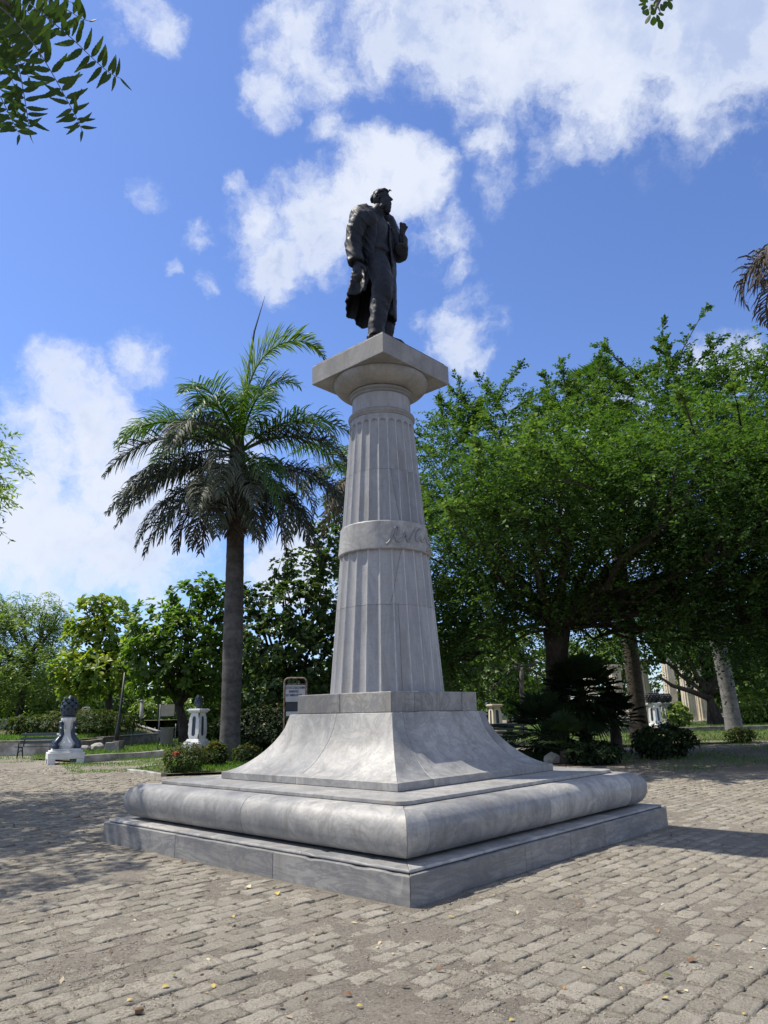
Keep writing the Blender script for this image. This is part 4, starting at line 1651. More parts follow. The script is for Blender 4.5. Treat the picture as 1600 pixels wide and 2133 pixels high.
def frond(parent, base, az, el, L, droop, nleaf=64, ll=.95, lw=.055, mat=L_PALM, var=.45, hang=.5, seed=0, plume=.35, twist=0.0, name='frond', vfall=.0, pw=1.25):
    rng = np.random.default_rng(seed)
    n = 22
    t = np.linspace(0, 1, n)
    d0 = np.array([math.cos(az) * math.cos(el), math.sin(az) * math.cos(el), math.sin(el)])
    # integrate a curve whose direction sinks
    ang = el - droop * t ** pw
    step = L / (n - 1)
    H = np.cumsum(np.cos(ang)) * step
    Z = np.cumsum(np.sin(ang)) * step
    side = np.array([-math.sin(az), math.cos(az), 0])
    P = np.asarray(base) + np.array([math.cos(az), math.sin(az), 0]) * H[:, None] + np.array([0, 0, 1.0]) * Z[:, None] + side * (twist * t ** 2)[:, None] * L
    T = unit(np.gradient(P, axis=0))
    mb = MB()
    mb.tube(P, np.linspace(.05, .008, n), 5)
    V0 = np.array(mb.V)
    F0 = np.array([f for f in mb.F if len(f) == 4])
    lt = np.linspace(.12, 1, nleaf)
    lt = np.concatenate([lt, lt])
    sg = np.concatenate([np.ones(nleaf), -np.ones(nleaf)])
    lt = np.clip(lt + rng.normal(0, .006, 2 * nleaf), .1, 1)
    C = np.stack([np.interp(lt, t, P[:, k]) for k in range(3)], 1)
    TT = unit(np.stack([np.interp(lt, t, T[:, k]) for k in range(3)], 1))
    SS = unit(np.cross(TT, np.array([0, 0, 1.0]) + 1e-3 * side))
    UU = np.cross(SS, TT)
    lift = rng.normal(0, plume, 2 * nleaf)
    fwd = .55 + .5 * lt
    D1 = unit(SS * sg[:, None] + TT * fwd[:, None] + UU * (.25 + lift)[:, None])
    Ls = ll * np.sin(np.clip(lt * 1.02, 0, 1) * math.pi * .86 + .28) * rng.uniform(.8, 1.15, 2 * nleaf)
    Ls = np.maximum(Ls, ll * .25)
    A0 = C
    A1 = C + D1 * (Ls * .5)[:, None]
    D2 = unit(D1 + np.array([0, 0, -1.0]) * (hang * rng.uniform(.6, 1.4, 2 * nleaf))[:, None])
    A2 = A1 + D2 * (Ls * .33)[:, None]
    D3 = unit(D2 + np.array([0, 0, -1.0]) * (hang * .8))
    A3 = A2 + D3 * (Ls * .22)[:, None]
    Wd = unit(np.cross(D1, UU) + rng.normal(0, .35, D1.shape))
    w = (lw * rng.uniform(.7, 1.2, 2 * nleaf))[:, None]
    V = np.stack([A0 - Wd * w * .25, A0 + Wd * w * .25, A1 + Wd * w * .5, A1 - Wd * w * .5, A2 + Wd * w * .4, A2 - Wd * w * .4, A3 + Wd * w * .06, A3 - Wd * w * .06], 1)
    I = np.arange(2 * nleaf)[:, None] * 8
    Fq = np.concatenate([I + np.array([[0, 1, 2, 3]]), I + np.array([[3, 2, 4, 5]]), I + np.array([[5, 4, 6, 7]])], 0)
    va = np.clip(var + rng.normal(0, .14, 2 * nleaf) - vfall * lt, 0, 1)
    me = npmesh(name, np.vstack([V0, V.reshape(-1, 3)]), np.vstack([F0, Fq + len(V0)]), np.concatenate([np.full(len(V0), .6), np.repeat(va, 8)]))
    return link(name, me, mat, parent)


def palm_trunk(parent, h, r0, r1, mat, lean=(0, 0), flare=1.45, name='trunk', rings=True, belly=0.0):
    mb = MB()
    n = 60
    P, rr = [], []
    for i in range(n):
        t = i / (n - 1)
        z = -.2 + (h + .2) * t
        P.append((lean[0] * t * t, lean[1] * t * t, z))
        r = r0 + (r1 - r0) * t + (r0 * (flare - 1)) * math.exp(-max(z, 0) / .55) + belly * math.exp(-((t - .45) / .22) ** 2)
        rr.append(r * (1 + (.012 * (i % 2) if rings else 0) + .012 * math.sin(i * 1.7)))
    mb.tube(P, rr, 18)
    return mb.build(name, mat, parent, smooth=True)


BP = np.array([-5.23, 24.6, 0.0])
palm = tree_base('royal_palm', BP, 'tall palm with shaggy drooping crown and dark smooth trunk left of the monument', 'palm')
TOP = at(494, 985, 24.6) - BP
palm_trunk(palm, TOP[2] - .9, .305, .30, BARK_PALM, (TOP[0], 0), 1.42, belly=.03)
sh = MB()
sh.tube([(TOP[0] * .9, 0, TOP[2] - 1.2), (TOP[0], 0, TOP[2] - .6), (TOP[0], 0, TOP[2] + .2), (TOP[0] + .02, 0, TOP[2] + 1.2), (TOP[0] + .05, 0, TOP[2] + 2.1)], [.30, .37, .33, .2, .1], 14)
sh.build('crownshaft', FIBRE, palm, smooth=True)
# brown fibre and old sheaths hanging under the crown
fb = Crown(8)
O = TOP + np.c_[RNG.normal(.12, .22, 420), RNG.normal(-.1, .22, 420), RNG.uniform(-1.5, .1, 420)]
fb.sprays(O, np.c_[RNG.normal(0, .25, 420), RNG.normal(0, .25, 420), -np.ones(420)], RNG.uniform(.4, 1.0, 420), 6, .35, .028, 0, .35)
fb.build('dead_sheath', L_DEAD, palm)
cb = TOP + np.array([.02, 0, .6])
frs = [  # azimuth (0 = right, 180 = left, 270 = to the camera), elevation, length, droop, material, variation, hang
    (6, 86, 7.05, 2.7, L_PALM, .9, .3), (25, 84, 4.6, 1.7, L_PALM, .7, .3), (150, 60, 4.4, 1.7, L_PALM, .6, .4), (250, 66, 4.4, 2.0, L_PALM, .6, .4), (182, 50, 5.2, 1.75, L_PALM, .6, .5), (205, 38, 4.8, 1.6, L_PALM, .5, .6), (150, 45, 5.0, 1.7, L_PALM, .5, .5),
    (355, 46, 5.2, 1.7, L_PALM, .5, .6), (335, 36, 4.8, 1.6, L_PALM, .45, .7), (30, 42, 5.0, 1.7, L_PALM, .5, .5), (120, 62, 4.4, 1.5, L_PALM, .6, .4),
    (262, 48, 4.4, 1.9, L_PALM, .5, .7), (300, 55, 4.2, 1.7, L_PALM, .55, .6),
    (190, 8, 5.0, 1.15, L_PALM_OLD, .5, .9), (212, 2, 4.8, 1.15, L_PALM_OLD, .45, 1.0), 
    (350, 5, 4.8, 1.2, L_PALM_OLD, .45, .9), (325, 0, 4.6, 1.25, L_PALM_OLD, .6, 1.0), (290, -4, 4.2, 1.25, L_PALM_OLD, .65, 1.0),
    (255, -10, 4.0, 1.2, L_PALM_OLD, .55, 1.0), (45, -5, 4.4, 1.1, L_PALM_OLD, .3, 1.0), (135, -8, 4.2, 1.1, L_PALM_OLD, .3, 1.0),
    (196, 24, 5.2, 1.5, L_PALM_OLD, .4, .8), (248, 26, 4.8, 1.7, L_PALM_OLD, .5, .9), (342, 22, 5.2, 1.5, L_PALM_OLD, .4, .8), (160, 20, 5.0, 1.5, L_PALM_OLD, .3, .8),
    (210, 12, 5.0, 1.5, L_PALM_OLD, .4, 1.0), (270, 10, 4.6, 1.6, L_PALM_OLD, .5, 1.0), (178, 12, 5.2, 1.45, L_PALM_OLD, .35, 1.0), (0, 12, 5.2, 1.45, L_PALM_OLD, .35, 1.0), (300, 8, 4.8, 1.6, L_PALM, .3, 1.0),
    (205, -18, 4.8, 1.0, L_PALM_OLD, .45, 1.0), (185, -22, 4.6, .9, L_PALM_OLD, .35, 1.0), (228, -24, 4.4, .9, L_PALM_OLD, .5, 1.0), (318, -20, 4.6, 1.0, L_PALM_OLD, .5, 1.0), (335, -22, 4.6, .9, L_PALM_OLD, .4, 1.0), (0, -24, 4.6, .9, L_PALM_OLD, .35, 1.0), (262, -30, 4.0, .9, L_PALM_OLD, .6, 1.0), (298, -28, 4.2, .9, L_PALM_OLD, .5, 1.0),
    (200, -34, 3.8, .9, L_DEAD, .45, 1.0), (340, -38, 4.0, .8, L_DEAD, .45, 1.0), (310, -48, 3.6, .7, L_DEAD, .55, 1.0), (225, -52, 3.6, .6, L_DEAD, .5, 1.0), (275, -60, 3.0, .5, L_DEAD, .6, .8)]
for i, (az, el, L, dr, mt, v, hg) in enumerate(frs):
    low = el < 20
    frond(palm, cb + np.array([0, 0, -.5 if low else .15]), R(az), R(el), L * .95, dr, 96 if L < 7 else 190, (1.15 if L < 7 else 1.3) if not low else 1.0, .054, mt, v, hg, 100 + i, .38 if L < 7 else .2, RNG.uniform(-.06, .06), pw=(3.0 if L > 7 else 2.2) if el > 70 else 1.25)
sp_ = MB()
q0 = at(530, 690, 24.6) - BP
q1 = at(552, 617, 24.6) - BP
sp_.tube([tuple(TOP + np.array([.03, 0, 1.8])), tuple(q0), tuple(q1)], [.06, .035, .006], 6)
sp_.build('spear_leaf', L_PALM_OLD, palm)

# a second palm mostly hidden behind the column
B2 = np.array([-.75, 35.0, 0])
palm2 = tree_base('royal_palm', B2, 'palm half hidden behind the marble column, only its drooping fronds showing', 'palm')
palm_trunk(palm2, 13.2, .36, .3, BARK_PALM)
for i in range(16):
    az = 360 / 16 * i + 8
    el = [48, 10, -20, 25][i % 4]
    frond(palm2, (0, 0, 13.6), R(az), R(el), 4.4, 1.5 if el > 0 else .9, 54, .95, .065, [L_PALM, L_PALM_OLD, L_DEAD, L_PALM][i % 4], .5, .8, 200 + i)

# palm just outside the right edge, its dead fronds hang into the picture
B3 = np.array([10.7, 15.2, 0])
palm3 = tree_base('royal_palm', B3, 'palm at the right edge with dry brown fronds hanging into view', 'palm')
palm_trunk(palm3, 11.9, .34, .28, BARK_PALM)
for i, (az, el, L, dr) in enumerate([(180, 2, 2.1, 1.75), (192, 0, 2.2, 1.7), (168, 5, 2.0, 1.9), (150, 10, 2.4, 1.9), (220, 0, 2.4, 1.8), (250, 5, 2.4, 1.8), (300, 0, 2.4, 1.8), (0, 0, 2.6, 1.8), (60, 0, 2.6, 1.8), (110, 0, 2.5, 1.8)]):
    frond(palm3, (0, 0, 12.55), R(az), R(el), L, dr, 46, .78, .045, L_DEAD, .35, .9, 300 + i, .3)

for i in range(8):
    frond(palm3, (0, 0, 12.75), R(i * 18 - 65), R(48 + 10 * (i % 2)), 2.4, 1.5, 40, .7, .05, L_PALM, .5, .6, 320 + i)

# trunks at the right: a brown palm and a pale palm
B6 = gr(1336, 1545) * [1, 1, 0]
palm4 = tree_base('fan_palm', B6, 'brown palm trunk rising into the canopy beside the white pedestal on the right', 'palm')
palm_trunk(palm4, 17.2, .37, .26, BARK_BROWN, (-.35, 0), 1.5)


def fan(parent, base, az, el, stalk, rad, nb=26, mat=L_PALM, var=.4, seed=0, sag=.25, spread=2.9, dead=False, name='fan_leaf'):
    rng = np.random.default_rng(seed)
    d = np.array([math.cos(az) * math.cos(el), math.sin(az) * math.cos(el), math.sin(el)])
    base = np.asarray(base, float)
    P = [base + d * stalk * t - np.array([0, 0, sag * stalk * t * t]) for t in (0, .35, .7, 1)]
    mb = MB().tube(P, [.022, .018, .014, .012], 5)
    V0, F0 = np.array(mb.V), np.array([f for f in mb.F if len(f) == 4])
    d2 = unit(P[-1] - P[-2])
    s = unit(np.cross(d2, [0, 0, 1.0]))
    u = np.cross(s, d2)
    a = np.linspace(-spread / 2, spread / 2, nb) + rng.normal(0, .02, nb)
    D = d2 * np.cos(a)[:, None] + s * np.sin(a)[:, None] + u * (.18 * np.abs(np.sin(a)) + .03 * rng.normal(size=nb))[:, None]
    D = unit(D)
    L = rad * rng.uniform(.85, 1.08, nb) * (1 - .12 * np.abs(a) / (spread / 2))
    W = np.cross(D, u)
    w = (rad * 1.25 * spread / nb)
    B = np.repeat(P[-1][None], nb, 0)
    A1 = B + D * (L * .62)[:, None]
    A2 = B + D * L[:, None] + np.array([0, 0, -1.0]) * (L * (.45 if dead else .16) * rng.uniform(.5, 1.3, nb))[:, None]
    V = np.stack([B, A1 + W * w * .36 + u * .012, A2, A1 - W * w * .36 - u * .012], 1).reshape(-1, 3)
    Fq = np.arange(nb)[:, None] * 4 + np.array([[0, 1, 2, 3]])
    va = np.clip(var + rng.normal(0, .12, nb), 0, 1)
    me = npmesh(name, np.vstack([V0, V]), np.vstack([F0, Fq + len(V0)]), np.concatenate([np.full(len(V0), .5), np.repeat(va, 4)]))
    return link(name, me, mat, parent)


for i in range(26):
    fan(palm4, (-.35, 0, 17.1), R(i * 137.5), R(70 - 105 * (i / 25)), 1.3, 1.1, 24, L_PALM if i < 17 else L_DEAD, .55, 400 + i, .25)

B7 = gr(1532, 1533) * [1, 1, 0]
palm5 = tree_base('royal_palm', B7, 'pale grey leaning palm trunk near the right edge of the lawn', 'palm')
palm_trunk(palm5, 10.6, .38, .30, BARK_PALE, (-1.0, 0), 1.3, belly=.03)
for i in range(13):
    frond(palm5, (-1.0, 0, 10.8), R(i * 27.7), R([45, 15, -15][i % 3]), 3.6, 1.4, 46, .85, .06, [L_PALM, L_PALM_OLD, L_DEAD][i % 3], .5, .8, 500 + i)

# clump of dark fan palms under the big tree
for q, (px, py, h, n, lab) in enumerate([(1222, 1574, 1.9, 60, 'dark bushy fan palm with dry skirt under the big tree, the tallest of its clump'),
                                         (1135, 1580, .7, 30, 'low dark fan palm at the foot of the big forked trunk'),
                                         (1285, 1566, 1.0, 26, 'small fan palm shrub beside the brown palm trunk'),
                                         (1062, 1528, 1.0, 16, 'light green young fan palm behind the dark bench'),
                                         (1180, 1590, .35, 16, 'knee high fan palm seedling in the shade before its clump')]):
    b = gr(px, py) * [1, 1, 0]
    r_ = tree_base('fan_palm_shrub', b, lab, 'fan palm', 'fan palms under the big tree')
    MB().tube([(0, 0, -.1), (.03, 0, h * .5), (0, .02, h)], [.22, .2, .16], 10).build('stem', FIBRE, r_, smooth=True)
    for i in range(n):
        e = 80 - 118 * (i / (n - 1)) if q < 2 else 80 - 75 * (i / (n - 1))
        fan(r_, (0, 0, h), R(i * 137.5 + q * 40), R(e), (.85 if q < 2 else .75) * RNG.uniform(.8, 1.15), (.9 if q < 2 else .62), 24,
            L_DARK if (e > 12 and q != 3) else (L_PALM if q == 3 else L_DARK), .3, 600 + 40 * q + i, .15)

# ------------------------------------------------------------------ lawns, beds, walls
SOIL = dirt_mat('lawn_soil', (.075, .085, .035), (.12, .12, .055), (.05, .05, .025))


def sheet(name, pts, z, mat, kind='structure'):
    o = MB().add([(x, y, z) for x, y in pts], [tuple(range(len(pts)))]).build(name, mat)
    return tag(o, kind=kind)


def in_poly(P, poly):
    x, y = P[:, 0], P[:, 1]
    ins = np.zeros(len(P), bool)
    n = len(poly)
    for i in range(n):
        (x1, y1), (x2, y2) = poly[i], poly[(i + 1) % n]
        c = ((y1 > y) != (y2 > y)) & (x < (x2 - x1) * (y - y1) / (y2 - y1 + 1e-12) + x1)
        ins ^= c
    return ins


def blades(name, poly, n, z, h=.10, w=.012, seed=0, patchy=0.0, mat=GRASS, tone=.45):
    rng = np.random.default_rng(seed)
    poly = np.array(poly)
    lo, hi = poly.min(0), poly.max(0)
    P = rng.uniform(lo, hi, (n * 3, 2))
    P = P[in_poly(P, poly)][:n]
    P3 = np.c_[P, np.full(len(P), z)]
    if patchy:
        P3 = P3[vnoise(P3 * [1, 1, 0], .6, 15, 3) > patchy - .5 * rng.random(len(P3))]
    D = unit(np.c_[rng.normal(0, .45, len(P3)), rng.normal(0, .45, len(P3)), np.ones(len(P3))])
    N = unit(np.c_[rng.normal(size=len(P3)), rng.normal(size=len(P3)), np.zeros(len(P3))])
    L = h * rng.uniform(.5, 1.4, len(P3))
    V, Fq, k = leaf_quads(P3, D, N, L, np.full(len(P3), w) * rng.uniform(.7, 1.6, len(P3)))
    va = np.clip(tone + .35 * vnoise(P3 * [1, 1, 0], .5, 4, 3) + rng.normal(0, .15, len(P3)), 0, 1)
    return tag(link(name, npmesh(name, V, Fq, np.repeat(va, k)), mat), kind='stuff')


lawn_l = [(-14.2, 29.6), (-11.6, 27.2), (-8.9, 29.4), (-3.0, 32.5), (3.5, 33), (3.5, 75), (-12, 75), (-13.6, 47)]
lawn_r = [(3.5, 32.5), (8.3, 29.6), (14, 30.5), (40, 34), (70, 80), (3.5, 80)]
bed = [(-7.4, 21.9), (-5.9, 19.9), (-2.0, 20.8), (-1.0, 26.5), (-6.6, 27.2)]
sheet('lawn', lawn_l, .052, SOIL)
sheet('lawn', lawn_r, .052, SOIL)
sheet('flower_bed', bed, .050, SOIL)
blades('grass', lawn_l, 42000, .05, .15, .030, 1)
blades('grass', lawn_r, 60000, .05, .14, .030, 2)
blades('ground_cover', bed, 9000, .05, .10, .03, 3, -.1, GRASS, .4)
blades('sparse_grass', [(-12, 27), (-8.9, 21.2), (-6.9, 21.6), (-6.4, 27.5), (-9, 29.2)], 9000, .02, .06, .015, 4, .15, GRASS, .6)
blades('sparse_grass', [(6, 21), (7, 17), (13, 17.5), (20, 30), (8, 30)], 9000, .02, .07, .02, 6, .25, GRASS, .3)
blades('sparse_grass', [(-30, 33), (-22, 24), (-12, 27), (-14.5, 32.5)], 6000, .02, .07, .02, 7, .1, GRASS, .6)

WASH = plain('whitewash', (.50, .485, .45), .85, .3, 1.6, .3, .2, dark=(.16, .145, .125), bscale=25, bdist=.01)
STONEW = plain('rough_stone', (.26, .24, .215), .9, .4, 3, .5, .2, dark=(.10, .095, .085), bscale=14, bdist=.03)
CONC = plain('concrete', (.30, .295, .28), .85, .3, 4, .3)
WHITE = plain('white_paint', (.70, .71, .72), .55, .12, 3, .12, .4, dark=(.52, .53, .53))
BLUE = plain('dark_blue_paint', (.022, .045, .085), .38, .4, 8, .3, .5, bscale=30, bdist=.01)
BLUEGREEN = plain('finial_paint', (.03, .055, .085), .45, .4, 8, .3, .5)
GREENP = plain('green_black_paint', (.028, .052, .048), .45, .3, 8, .2, .5)
IRON = plain('black_iron', (.02, .02, .021), .5, .3, 8, .2, .5)
GALV = plain('galvanised_metal', (.14, .155, .165), .45, .25, 4, .1, .5)
CREAM = plain('cream_stone', (.70, .64, .52), .8, .2, 1.5, .2, .2, dark=(.50, .44, .34), bscale=10, bdist=.02)
RUST = plain('rusty_pipe', (.33, .31, .29), .6, .5, 6, .2, .4, dark=(.16, .07, .035))
BOARD = plain('painted_board', (.52, .54, .60), .5, .15, 5, .1, .4)
NAVY = plain('navy_paint', (.03, .03, .12), .6, .1)


def wall(name, a, b, z0, z1, th, mat, label, cap=None, capmat=None, cat='wall', za=None, zb=None, stones=False):
    """a wall between two ground points; za / zb: other heights of the top at its ends"""
    a, b = np.array(a, float), np.array(b, float)
    L = np.linalg.norm(b - a)
    rz = math.atan2(b[1] - a[1], b[0] - a[0])
    r = empty(name, (a[0], a[1], 0), rz)
    tag(r, label, cat)
    ha, hb = za if za is not None else z1, zb if zb is not None else z1
    n = max(2, int(L / 1.2))
    V, Fs = [], []
    for i in range(n + 1):
        t = i / n
        h = ha + (hb - ha) * t + .015 * math.sin(i * 2.3)
        for y, z in ((-th / 2, z0), (-th / 2, h), (th / 2, h), (th / 2, z0)):
            V.append((L * t, y + .01 * math.sin(i * 1.7 + z), z))
    for i in range(n):
        for k in range(4):
            k2 = (k + 1) % 4
            Fs.append((i * 4 + k, i * 4 + k2, (i + 1) * 4 + k2, (i + 1) * 4 + k))
    Fs += [(0, 1, 2, 3), (4 * n + 3, 4 * n + 2, 4 * n + 1, 4 * n)]
    MB().add(V, Fs).build('wall_body', mat, r, bevel=.02)
    if cap:
        V = []
        for t in (0, 1):
            h = (ha, hb)[t] + .018
            x = -.03 + (L + .06) * t
            for y, z in ((-th / 2 - .04, h), (-th / 2 - .04, h + cap), (th / 2 + .04, h + cap), (th / 2 + .04, h)):
                V.append((x, y, z))
        MB().add(V, [(0, 1, 2, 3), (7, 6, 5, 4)] + [(k, 4 + k, 4 + (k + 1) % 4, (k + 1) % 4) for k in range(4)]).build('coping', capmat or mat, r, bevel=.01)
    return r


# raised ground behind the low wall on the left
TZ = .55
terr = MB().add([(-60, 33.1, TZ), (-14.9, 33.1, TZ), (-14.6, 37, TZ), (-13.9, 44.2, TZ + .02), (-15.5, 46.8, 1.0), (-60, 46.8, 1.0)], [(0, 1, 2, 3, 4, 5)])
tag(terr.build('terrace', SOIL), kind='structure')
terr2 = [(-70, 47.2, 1.30), (-14.5, 47.2, 1.30), (-13, 90, 1.30), (-70, 90, 1.30)]
tag(MB().add(terr2, [(0, 1, 2, 3)]).build('upper_terrace', SOIL), kind='structure')
blades('grass', [(-26, 33.3), (-15.1, 33.3), (-14.3, 44), (-16, 46.4), (-30, 46.4)], 22000, TZ + .02, .22, .035, 9)
wall('low_wall', (-30, 33), (-14.9, 33), -.1, .56, .35, WASH, 'low stained whitewashed retaining wall behind the green bench', .05, STONEW)
wall('low_wall', (-14.75, 33.1), (-14.4, 37.2), -.1, .5, .3, STONEW, 'short rough end wall of the raised bed by the lamp post')
wall('low_wall', (-14.4, 37.25), (-13.8, 44.2), -.1, .54, .3, STONEW, 'mossy stone wall edging the raised lawn left', .04, CONC)
wall('terrace_wall', (-45, 47), (-17.4, 47), .4, 1.48, .35, CONC, 'grey terrace wall with pale coping on the far left', .07, WHITE)
wall('ramp_wall', (-17.3, 46.9), (-13.9, 45.0), .3, 1.4, .25, CONC, 'sloping ramp wall stepping down from the terrace', .06, CONC, za=1.45, zb=.62)
wall('kerb', (-11.15, 26.4), (-8.85, 29.25), -.1, .24, .22, WASH, 'long whitewashed kerb right of the ornate white pedestal', None)
wall('kerb', (-7.55, 21.85), (-5.95, 19.95), -.1, .07, .12, WASH, 'thin white edging of the flower bed facing the plaza')
wall('kerb', (-7.62, 22.0), (-6.7, 27.1), -.1, .06, .12, WASH, 'thin white edging along the left side of the flower bed')
wall('kerb', (11.5, 44.0), (40, 43), -.1, .32, .3, STONEW, 'rough grey kerb running across the right lawn')
wall('kerb', (13.2, 31.6), (19, 29.4), -.1, .06, .5, CONC, 'pale flat path edge at the right end of the lawn')

# ------------------------------------------------------------------ trees behind


def blob_tree(name, label, Y, zg, trunk_px, blobs, mat, kind, bk=BARK_DARK, dens=1.0, ll=.24, lw=.12, r0=.22, seed=1, cat='tree', group=None, var=.4, limbs=True, depth=.8, forkpx=None, nl=9):
    """trunk_px: pixels of the trunk from the ground up; blobs: (px, py, dY, rx, rz) in pixels of the photograph"""
    k = Y / F_PX * 1.0
    base = at(*trunk_px[0], Y)
    base[2] = zg
    r = tree_base(name, base, label, cat, group)
    T = [at(px, py, Y) - base for px, py in trunk_px]
    T[0] = np.array([0, 0, -.3])
    T.insert(1, np.array([0, 0, .15]))
    rng = np.random.default_rng(seed)
    cr = Crown(seed)
    tr = MB()
    tr.tube(path(T, 9), np.linspace(r0, r0 * .62, 9) * np.r_[1.35, 1.08, np.ones(7)], 10)
    for bx, by, dY, rx, rz in blobs:
        c = at(bx, by, Y + dY) - base
        rad = np.array([rx * k * 1.04, rx * k * depth, rz * k * 1.06])
        area = rad[0] * rad[1] + rad[1] * rad[2] + rad[0] * rad[2]
        if kind == 'broad':
            n = int(19 * area / (ll * 4.2) * dens)
            O, D = cr.points(c, rad, n, .45)
            D = unit(D * .8 + np.array([0, 0, .55]) + rng.normal(0, .3, D.shape))
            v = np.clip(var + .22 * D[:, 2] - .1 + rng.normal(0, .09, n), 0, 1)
            cr.rosettes(O, D, nl, ll, lw, v)
        elif kind == 'fine':
            n = int(30 * area / (ll * 5) * dens)
            O, D = cr.points(c, rad, n, .35)
            D = unit(D + np.array([0, 0, .1]) + rng.normal(0, .4, D.shape))
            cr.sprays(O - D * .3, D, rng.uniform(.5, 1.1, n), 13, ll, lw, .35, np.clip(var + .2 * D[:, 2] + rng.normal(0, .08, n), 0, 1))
        else:   # feathery: drooping compound leaves round upright shoots
            n = int(34 * area / (ll * 5) * dens)
            O, D = cr.points(c, rad, n, .25)
            D = unit(D * [1, 1, .3] + np.array([0, 0, .25]) + rng.normal(0, .35, D.shape))
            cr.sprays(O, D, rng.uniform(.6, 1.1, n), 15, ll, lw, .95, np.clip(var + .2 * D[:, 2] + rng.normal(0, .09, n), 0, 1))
        if limbs:
            f = T[-1]
            tr.tube(limb_path(f, c * [1, 1, .98], .15, .16, 7, rng), np.linspace(r0 * .5, .025, 7), 6)
            for q in range(4):
                e = c + rand_dir(1, rng)[0] * rad * .85
                tr.tube(limb_path(c * .6 + f * .4, e, .1, .2, 5, rng), np.linspace(r0 * .22, .012, 5), 5)
    tr.build('trunk', bk, r, smooth=True)
    cr.build('crown', mat, r)
    return r


blob_tree('feathery_tree', 'light green feathery tree with curved dark trunk at the far left', 49, 1.0, [(35, 1520), (45, 1450), (62, 1390)],
          [(40, 1330, 0, 62, 60), (95, 1300, 1, 40, 45), (-20, 1350, 0, 60, 70), (50, 1390, -1, 80, 45), (120, 1360, 1, 34, 55), (40, 1265, 0, 18, 34), (98, 1265, 0, 15, 28), (5, 1285, 1, 30, 34), (130, 1275, 1, 14, 26), (60, 1430, 0, 70, 30), (-60, 1300, 0, 60, 80)],
          L_NEEM, 'feather', dens=1.25, ll=.30, lw=.065, seed=21, var=.45, r0=.3)
blob_tree('almond_tree', 'yellow green broad leaved tree between the feathery tree and the dark round tree', 43, .5, [(226, 1530), (228, 1440), (224, 1400)],
          [(190, 1340, 0, 55, 55), (215, 1262, 0, 52, 16), (150, 1395, -1, 45, 32), (240, 1320, 0, 55, 48), (215, 1400, -1, 70, 40), (165, 1305, 0, 32, 28), (190, 1255, 0, 24, 14), (260, 1390, 0, 60, 45), (190, 1440, 1, 50, 18), (145, 1440, -1, 26, 18)],
          L_ALMOND, 'broad', dens=1.2, ll=.36, lw=.19, seed=22, var=.68, r0=.26)
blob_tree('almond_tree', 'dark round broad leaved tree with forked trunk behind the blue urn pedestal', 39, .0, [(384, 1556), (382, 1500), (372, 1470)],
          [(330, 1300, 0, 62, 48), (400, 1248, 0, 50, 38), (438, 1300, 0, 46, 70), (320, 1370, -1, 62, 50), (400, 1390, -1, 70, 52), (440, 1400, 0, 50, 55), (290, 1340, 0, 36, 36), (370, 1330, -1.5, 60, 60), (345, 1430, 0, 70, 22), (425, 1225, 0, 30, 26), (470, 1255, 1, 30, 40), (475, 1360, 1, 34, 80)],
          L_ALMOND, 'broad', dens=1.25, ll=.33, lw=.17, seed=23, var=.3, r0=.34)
blob_tree('sea_grape_tree', 'round leaved sea grape tree between the palm trunk and the monument', 37, .0, [(640, 1560), (636, 1490), (620, 1440)],
          [(590, 1190, 0, 26, 40), (640, 1190, 0, 50, 52), (560, 1260, 0, 55, 45), (625, 1270, -1, 70, 66), (520, 1290, 0, 36, 60), (580, 1345, -1, 85, 62), (530, 1400, 0, 60, 62), (650, 1390, -1, 80, 76), (695, 1230, 0, 50, 90), (700, 1340, 0, 50, 90), (690, 1130, 1, 40, 50), (600, 1440, -1, 90, 36), (690, 1440, 0, 60, 50), (518, 1235, 0, 14, 22)],
          L_GRAPE, 'broad', dens=1.15, ll=.21, lw=.20, seed=24, var=.36, r0=.22, nl=10)
blob_tree('leafy_tree', 'tall thin leaved tree showing between the palm fronds and the column', 44, .0, [(720, 1540), (722, 1400), (720, 1250)],
          [(720, 1060, 0, 36, 60), (700, 1110, 0, 36, 50), (690, 1010, 0, 22, 46), (730, 1180, 0, 40, 80), (760, 1000, 0, 50, 60), (770, 1250, 0, 60, 90)],
          L_FINE, 'fine', dens=.8, ll=.2, lw=.11, seed=25, var=.4, r0=.2)
blob_tree('slender_tree', 'slim grey forked tree in sunlit leaves between the column and the big trunk', 45, .0, [(1086, 1530), (1088, 1460), (1086, 1390)],
          [(1040, 1410, 1, 56, 52), (1105, 1352, 1, 44, 42), (1015, 1340, 2, 60, 52), (1135, 1410, 2, 40, 56), (1000, 1460, 1, 50, 40), (1085, 1455, 2, 60, 40), (960, 1400, 2, 50, 70), (1180, 1380, 3, 40, 50)],
          L_BACK, 'broad', bk=BARK_GREY, dens=1.0, ll=.24, lw=.13, seed=26, var=.5, r0=.2)
blob_tree('leaning_tree', 'dark twin trunked tree with a low leaning branch on the right lawn', 57, .0, [(1502, 1512), (1488, 1478), (1474, 1448)],
          [(1450, 1340, 0, 84, 50), (1540, 1330, 0, 84, 70), (1580, 1400, 1, 60, 60), (1500, 1270, 0, 100, 60), (1400, 1310, 0, 70, 50), (1600, 1260, 0, 70, 90), (1480, 1400, 1, 60, 36), (1330, 1340, 2, 60, 60)],
          L_FINE, 'broad', dens=.95, ll=.30, lw=.17, seed=27, var=.45, r0=.42)
tw = blob_tree('leaning_tree', 'straight dark trunk standing beside the twin trunked tree near the cream columns', 57.5, .0, [(1482, 1512), (1481, 1470), (1478, 1430)],
               [(1470, 1300, 2, 60, 50), (1430, 1290, 2, 50, 40)], L_FINE, 'broad', dens=.8, ll=.3, lw=.17, seed=28, var=.4, r0=.36)
mb = MB()
